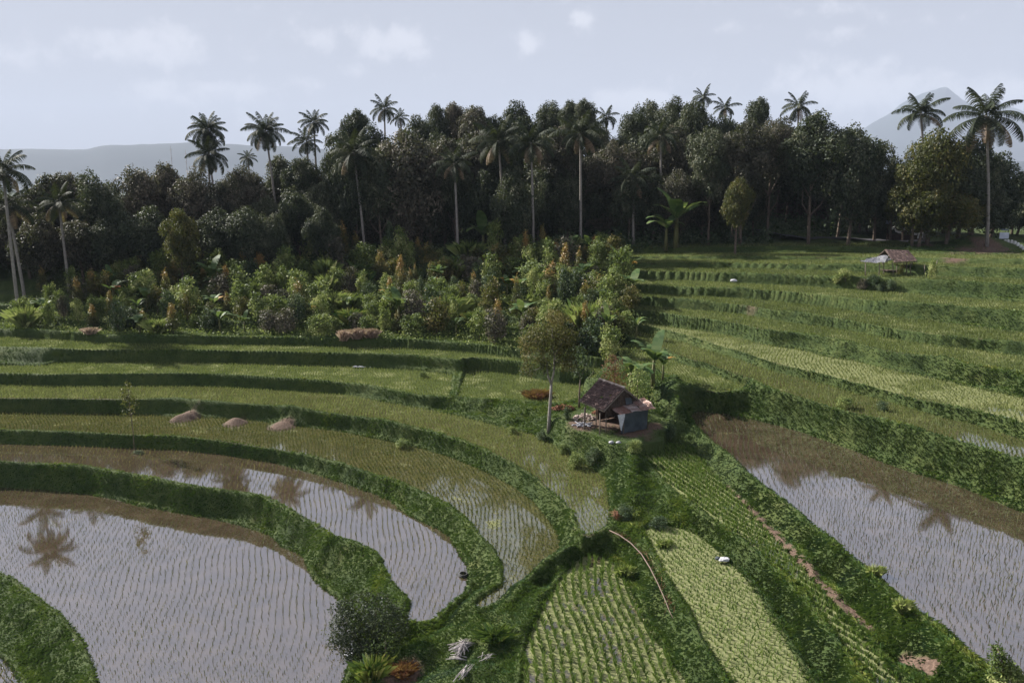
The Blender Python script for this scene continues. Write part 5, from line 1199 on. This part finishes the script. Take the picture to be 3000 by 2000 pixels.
# ------------------------------------------------------------------ houses behind the trees
M_HWALL = solid('dark_house_wall', [(.3,(.05,.034,.028)),(.7,(.10,.068,.055))], 2, .85)
M_HROOF = solid('pinkish_roof_tiles', [(.3,(.18,.12,.11)),(.6,(.34,.25,.235)),(.8,(.5,.40,.38))], 2.5, .8, .3, .5, 8)
def house(px0, px1, eave, ridge, base, D, label, dp=5.0, name='farm_house'):
    a, b_ = atd(px0, eave, D), atd(px1, eave, D); zr = atd(px0, ridge, D+dp/2).z; zb = atd(px0, base, D).z; W_ = b_.x-a.x; x0 = a.x; ez = a.z
    o = tag(empty(name, (a.x+W_/2, D+dp/2, zb)), label, 'house'); g_ = min(g1(a.x, D), g1(b_.x, D+dp), g1(a.x,D+dp), g1(b_.x,D))-zb-.5
    b = MB(); b.box((0,0,(g_+ez-zb)/2), (W_-.8, dp-.8, ez-zb-g_)); b.build('wall', M_HWALL, o)
    rr = np.random.default_rng(int(px0)); rz = zr-zb; e_ = ez-zb; hx = W_/2; hy = dp/2; ins = min(hx*.35, 1.6)
    tile_roof((-hx+ins,0,rz),(hx-ins,0,rz),(hx,-hy,e_),(-hx,-hy,e_), 9, int(W_*3), rr).build('roof', M_HROOF, o)
    tile_roof((hx-ins,0,rz),(-hx+ins,0,rz),(-hx,hy,e_),(hx,hy,e_), 9, int(W_*3), rr).build('roof_slope', M_HROOF, o)
    tile_roof((-hx+ins,0,rz),(-hx+ins,.01,rz),(-hx,hy,e_),(-hx,-hy,e_), 8, 8, rr).build('roof_end', M_HROOF, o)
    tile_roof((hx-ins,.01,rz),(hx-ins,0,rz),(hx,-hy,e_),(hx,hy,e_), 8, 8, rr).build('roof_end', M_HROOF, o)
    b = MB()
    for i in range(1, int(W_/2.4)):
        pass
    for i in range(max(int(W_/2.6),1)):
        xx = -W_/2+.9+(i+.5)*(W_-1.8)/max(int(W_/2.6),1)
        bb = MB(); bb.box((xx,-dp/2+.38,(e_+0)*.45), (.9,.05,.9 if i%3 else 1.4), None, .3); w = bb.build('window' if i%3 else 'door', M_DWOOD, o)
house(2238,2448,552,532,600,119,'long low dark-walled house with a pinkish tiled roof hidden behind the right forest trees')
house(1985,2034,562,548,600,116,'little house with a pale pink roof corner glimpsed between the palms', 3.0)
house(2108,2168,552,528,600,121,'small roofed house half covered by the golden-topped tree', 3.5)
x, y = atd(1100, 625, 108).xy
# lawn strips in sunlight near the house
def strip(name, pts, D, m, label):
    pass
# ------------------------------------------------------------------ road side: kerb stones, signs, bare bank
M_ROAD = solid('asphalt', [(.3,(.04,.04,.043)),(.7,(.065,.065,.07))], 2, .85, .2, .3, 20, use_tint=False)
rd_c = [(33,106.5,0),(38,103.3,0),(44,100.6,0),(51,98.6,0),(58,96.4,0),(68,93,0),(82,88,0)]
V = []; 
for i, (x, y, _) in enumerate(rd_c):
    for k in np.linspace(-1.9,1.9,5): V.append((x+k*.2, y+k, 0))
V = np.array(V)
# finer strip laid on the ground
n = 90; tt = np.linspace(0,1,n); cx_ = np.interp(tt, np.linspace(0,1,len(rd_c)), [p[0] for p in rd_c]); cy_ = np.interp(tt, np.linspace(0,1,len(rd_c)), [p[1] for p in rd_c])
KK = np.linspace(-1.9,1.9,9); X_ = cx_[:,None]+KK[None,:]*.25; Y_ = cy_[:,None]+KK[None,:]; Z_ = ground_at(X_.ravel(), Y_.ravel()).reshape(X_.shape).max(1, keepdims=True)*np.ones_like(X_)+.05
tag(obj('road', mesh_np('road', np.stack([X_,Y_,Z_],-1).reshape(-1,3), grid_faces(n,9), M_ROAD, tint=np.full((n-1)*8,.5), smooth=True)), 'narrow asphalt road behind the tallest palm', kind='structure')
def kerb(px, py, D, h, w, lab):
    p = atd(px, py, D); zt = p.z; z = g1(p.x,p.y); b = MB(); hh = max(zt-z, .35); b.box((0,0,hh/2), (w,.25,hh), None, rh.random(), .82); b.box((0,0,hh+.02), (w*.7,.18,.04), None, .5, .6)
    o = b.build('kerb_stone', M_WHITE); o.location = (p.x,p.y,z); tag(o, lab, 'kerb stone', 'whitewashed stones along the road')
for i, px in enumerate([2830,2839,2848,2856,2862,2868]): kerb(px, 704+i*.6, 95.5-.1*i, .6, .24, 'whitewashed kerb stone of the row left of the tallest palm trunk')
for i, px in enumerate([2914,2944,2952,2962,2972,2981,2990,2998]): kerb(px, 714+i*2.2, 92-.5*i, .6, .28, 'whitewashed kerb stone of the row right of the tallest palm trunk')
b = MB(); p = atd(2800,716,95); p2 = atd(2866,718,94.5)
b.box(((p2.x-p.x)/2,(p2.y-p.y)/2,.18), ((p2-p).length,.22,.36), Matrix.Rotation(math.atan2(p2.y-p.y,p2.x-p.x),3,'Z')); o = b.build('kerb_wall', M_WHITE); o.location = (p.x,p.y,g1(p.x+2,p.y)); tag(o, 'low whitish kerb wall left of the tallest palm trunk', 'kerb')
def sign(px, top, bot, w, hpx, D, label, m, face):
    p = atd(px, bot, D); z = g1(p.x,p.y); t_ = atd(px, top, D); s_ = p.length/F_PX; o = tag(empty('road_sign', (p.x,p.y,z)), label, 'sign'); H = max(t_.z-z, 1.2)
    b = MB(); b.tube([(-.05,0,-.2),(-.05,0,H)], .05, 8, .5); b.build('post', m, o, True)
    b = MB(); b.box((0,-.07,H-hpx*s_/2), (w*s_,.05,hpx*s_)); b.build('board', face, o)
    return o, H, s_
M_SIGN = solid('blue_grey_sign_face', [(.3,(.10,.13,.16)),(.7,(.17,.20,.23))], 3, .6)
M_SIGNW = solid('white_blue_sign_face', [(.3,(.42,.46,.56)),(.55,(.55,.58,.66)),(.8,(.72,.74,.78))], 5, .6)
sign(2600, 646, 690, 16, 9, 98, 'grey-blue sign board on a post beside the road, left of the big golden tree', M_DWOOD, M_SIGN)
o, H, s_ = sign(2938, 681, 712, 23, 15, 93, 'pale blue notice board with a small cap beside the tallest palm', M_BLACK, M_SIGNW)
b = MB(); b.box((0,-.07,H+.32), (18*s_,.06,4*s_)); b.build('top_plate', M_SIGN, o)
# whitish wavy low wall by the road
b = MB(); wp = [(2621,662),(2625,672),(2640,677),(2648,668),(2658,668)]; prev = None
for k_, seg in enumerate(([(2609,668),(2622,662),(2625,673),(2633,677),(2641,676),(2648,668),(2656,669),(2660,673)], [(2673,668),(2675,680),(2686,684),(2700,682),(2712,680),(2720,692)])):
    b = MB(); q0 = atd(seg[0][0], seg[0][1], 101)
    for i in range(len(seg)-1):
        p_, r2 = atd(*seg[i], 101-.1*i)-q0, atd(*seg[i+1], 101-.1*(i+1))-q0; g_ = g1(q0.x+p_.x, 101)-q0.z
        th_ = .28 if k_ == 0 else .65
        b.slab([p_, r2, r2-Vector((0,0,th_)), p_-Vector((0,0,th_))], .25, .6)
    o = b.build('stepped_wall', M_WHITE); o.location = q0; tag(o, ('thin wavy whitewashed parapet by the road sign' if k_ == 0 else 'thicker whitewashed parapet under the big golden tree'), 'parapet')
for k_, (px, D) in enumerate(((2640,100.6),(2700,100.4))):      # the dark retaining wall that carries them
    p = atd(px, 672, D); z = g1(p.x,p.y); b = MB(); b.box((0,.3,.55), (3.2 if k_ == 0 else 2.6,.3,1.5)); o = b.build('retaining_wall', M_DWOOD); o.location = (p.x,p.y,z-.4); tag(o, ['dark retaining wall under the thin wavy parapet','dark retaining wall under the thicker parapet'][k_], 'wall')
# two thin masts far off on the left ridge side
for (px, top, lab) in ((499,428,'taller thin mast rising behind the left trees'),(543,440,'shorter thin mast rising behind the left trees')):
    p = atd(px, top, 420); b = MB(); z = g1(p.x,p.y); b.tube([(0,0,0),(0,0,p.z-z)], [.35,.16], 6, .3); 
    for k in range(3): b.box((0,0,(p.z-z)*(.8+.08*k)), (1.2,.2,.2))
    o = b.build('radio_mast', M_GREYM, None, True); o.location = (p.x,p.y,z); tag(o, lab, 'mast')
# ------------------------------------------------------------------ far hills, clouds of haze
M_HILL = solid('wooded_far_hill', [(.3,(.010,.018,.020)),(.7,(.020,.030,.028))], .0012, .95, .1, use_tint=False)
def ridge(name, prof, D, label, base=-20, depth=2600, seed=0, rough=1.0):
    xs = np.linspace(prof[0][0], prof[-1][0], 360); ys = np.interp(xs, [p[0] for p in prof], [p[1] for p in prof])
    top = np.array([atd(a, b_, D) for a, b_ in zip(xs, ys)]); rows = 26; V = []
    for j in range(rows):
        t = j/(rows-1)            # 0 = foot on the near side, .62 = crest, 1 = far foot
        prof_h = math.sin(min(t/.62,1)*math.pi/2)**1.3 if t <= .62 else math.cos((t-.62)/.38*math.pi/2)
        n_ = fbm(top[:,0]*.00045+seed, np.full(len(xs), t*4.0)+seed, 5)
        edge = fbm(top[:,0]*.006+seed, np.full(len(xs), seed*.7), 4)*(9.0*rough)
        h_ = base+(top[:,2]-base)*prof_h*(1+.16*n_*(1-abs(t-.62)*0)*(0 if abs(t-.62) < .02 else 1))+edge*prof_h
        V.append(np.c_[top[:,0]*(1+(t-.62)*depth/D), np.full(len(xs), D+(t-.62)*depth)+n_*220*(abs(t-.62) > .02), h_])
    V = np.array(V); me = mesh_np(name, V.reshape(-1,3), grid_faces(rows, len(xs)), M_HILL, tint=np.full((rows-1)*(len(xs)-1), .5), smooth=True)
    tag(obj(name, me), label, kind='structure')
ridge('hills', [(-900,445),(-200,440),(0,432),(90,433),(200,440),(250,440),(300,428),(330,423),(400,424),(550,423),(680,432),(800,436),(1000,442),(1300,455),(1700,470),(2100,480)], 6500, 'pale blue wooded ridge on the left horizon', seed=2)
ridge('hills', [(1900,520),(2300,505),(2600,470),(2700,462),(2860,468),(3000,475),(3300,480),(3900,500)], 5200, 'lower hazy hill below the mountain', seed=5)
ridge('mountain', [(1700,520),(2200,450),(2480,400),(2550,355),(2600,330),(2640,300),(2700,275),(2755,262),(2775,262),(2800,282),(2850,320),(2900,325),(2970,330),(3100,370),(3400,430),(4000,500)], 10500, 'pale blue mountain peak behind the right palms', seed=8, depth=4500, rough=2.2)
hzb = MB(); hzb.box((0, 6200, 692), (27000, 15000, 1416)); hz_me = hzb.mesh('haze', [])
m, nt, N, L = mat('haze_air'); pv = N.new('ShaderNodeVolumePrincipled'); pv.inputs['Color'].default_value = (.54,.62,.78,1); pv.inputs['Density'].default_value = HAZE = .000105; pv.inputs['Anisotropy'].default_value = 0
L.new(pv.outputs[0], N.new('ShaderNodeOutputMaterial').inputs['Volume']); hz_me.materials.append(m)
tag(obj('haze', hz_me), 'thin bluish haze in the air', kind='stuff')
# ------------------------------------------------------------------ light, sky, camera
SUN = Vector((-.70, .45, .56)).normalized()
sl = bpy.data.lights.new('sun', 'SUN'); sl.energy = 5.0; sl.angle = math.radians(.53); sl.color = (1, .95, .87)
so = link(bpy.data.objects.new('sun', sl)); so.rotation_euler = SUN.to_track_quat('Z','Y').to_euler()
W = bpy.data.worlds.new('World'); bpy.context.scene.world = W; W.use_nodes = True
N = W.node_tree.nodes; L = W.node_tree.links; N.clear()
sky = N.new('ShaderNodeTexSky'); sky.sky_type = 'NISHITA'; sky.sun_disc = False
sky.sun_elevation = math.asin(SUN.z); sky.sun_rotation = math.atan2(SUN.x, SUN.y)
sky.air_density = 1.0; sky.dust_density = 2.2; sky.ozone_density = 1.5; sky.altitude = 300
tc = N.new('ShaderNodeTexCoord')
sx = N.new('ShaderNodeSeparateXYZ'); L.new(tc.outputs['Generated'], sx.inputs[0])
zc_ = math_(N, L, 'ADD', math_(N, L, 'MAXIMUM', sx.outputs['Z'], 0.0), .12)
cm = N.new('ShaderNodeCombineXYZ'); L.new(math_(N, L, 'DIVIDE', sx.outputs['X'], zc_), cm.inputs[0]); L.new(math_(N, L, 'DIVIDE', sx.outputs['Y'], zc_), cm.inputs[1])
n1 = noise(N, L, 1.3, 9, .6, cm.outputs[0]); n2 = noise(N, L, .35, 3, .5, cm.outputs[0])
yy = math_(N, L, 'MAXIMUM', sx.outputs['Y'], .05); ca_ = math_(N, L, 'DIVIDE', sx.outputs['X'], yy); ce_ = math_(N, L, 'DIVIDE', sx.outputs['Z'], yy)
acc = None
for (px, py, rx, ry, am) in [(480,140,190,60,1),(330,110,120,50,.8),(560,275,230,45,1),(950,110,70,45,.8),(1150,120,110,50,1),(900,240,70,30,.8),(1035,215,50,28,.8),(1545,130,26,30,.9),(1700,60,30,22,.9),(1450,240,40,14,.6),
      (1860,300,130,40,1.2),(2150,80,70,26,.8),(2560,250,260,90,1.1),(2480,110,90,40,.7),(2900,270,190,60,1.1),(2300,30,200,30,.6),(60,150,110,50,.7),(2750,60,160,40,.6),(150,330,300,30,.5)]:
    v = atd(px, py, 1.0)-Vector((0,0,HC)); a0, e0 = v.x, v.z
    t1_ = math_(N, L, 'POWER', math_(N, L, 'ABSOLUTE', math_(N, L, 'DIVIDE', math_(N, L, 'SUBTRACT', ca_, a0), 1.2*rx/F_PX)), 2.0)
    t2_ = math_(N, L, 'POWER', math_(N, L, 'ABSOLUTE', math_(N, L, 'DIVIDE', math_(N, L, 'SUBTRACT', ce_, e0), 1.1*ry/F_PX)), 2.0)
    g_ = math_(N, L, 'MULTIPLY', math_(N, L, 'EXPONENT', math_(N, L, 'MULTIPLY', math_(N, L, 'ADD', t1_, t2_), -1.0)), am)
    acc = g_ if acc is None else math_(N, L, 'MAXIMUM', acc, g_)
wisp = math_(N, L, 'ADD', math_(N, L, 'MULTIPLY', noise(N, L, 13, 9, .65, tc.outputs['Generated']), .55), math_(N, L, 'MULTIPLY', noise(N, L, 48, 6, .6, tc.outputs['Generated']), .45))
front = sstep(N, L, math_(N, L, 'ADD', acc, math_(N, L, 'MULTIPLY', math_(N, L, 'SUBTRACT', wisp, .5), 4.2)), .34, 1.15)
cl = math_(N, L, 'MAXIMUM', math_(N, L, 'MULTIPLY', math_(N, L, 'MULTIPLY', sstep(N, L, n1, .50, .68), sstep(N, L, n2, .42, .60)), sstep(N, L, sx.outputs['Z'], .25, .4)), front)
veil = math_(N, L, 'MULTIPLY', sstep(N, L, n2, .3, .75), .35)
hz = sstep(N, L, sx.outputs['Z'], .45, -.02)
hs = N.new('ShaderNodeHueSaturation'); hs.inputs['Saturation'].default_value = .42; L.new(sky.outputs[0], hs.inputs['Color']); hs.inputs['Value'].default_value = .6
c0 = mixc(N, L, math_(N, L, 'MULTIPLY', hz, .55), mixc(N, L, .78, hs.outputs[0], (2.95,3.08,3.62)), (3.75,3.83,4.3))
c1 = mixc(N, L, veil, c0, (3.4,3.5,4.1))
c2 = mixc(N, L, math_(N, L, 'MULTIPLY', cl, .85), c1, (5.3,5.3,5.7))
bg = N.new('ShaderNodeBackground'); L.new(c2, bg.inputs[0]); bg.inputs[1].default_value = .055
L.new(bg.outputs[0], N.new('ShaderNodeOutputWorld').inputs[0])
cd = bpy.data.cameras.new('camera'); cd.sensor_width = 36; cd.lens = F_PX/3000*36; cd.clip_end = 30000; cd.clip_start = .1
co = link(bpy.data.objects.new('camera', cd)); co.location = (0,0,HC); co.rotation_euler = (math.pi/2-PITCH, 0, 0)
S = bpy.context.scene; S.camera = co
S.view_settings.view_transform = 'Standard'; S.view_settings.look = 'None'; S.view_settings.gamma = 1; S.view_settings.exposure = 1.58
S.view_settings.use_curve_mapping = False
S.render.engine = 'CYCLES'; S.cycles.max_bounces = 6; S.cycles.diffuse_bounces = 3; S.cycles.glossy_bounces = 3; S.cycles.transmission_bounces = 4
S.cycles.volume_bounces = 0; S.cycles.use_denoising = True; S.cycles.transparent_max_bounces = 4
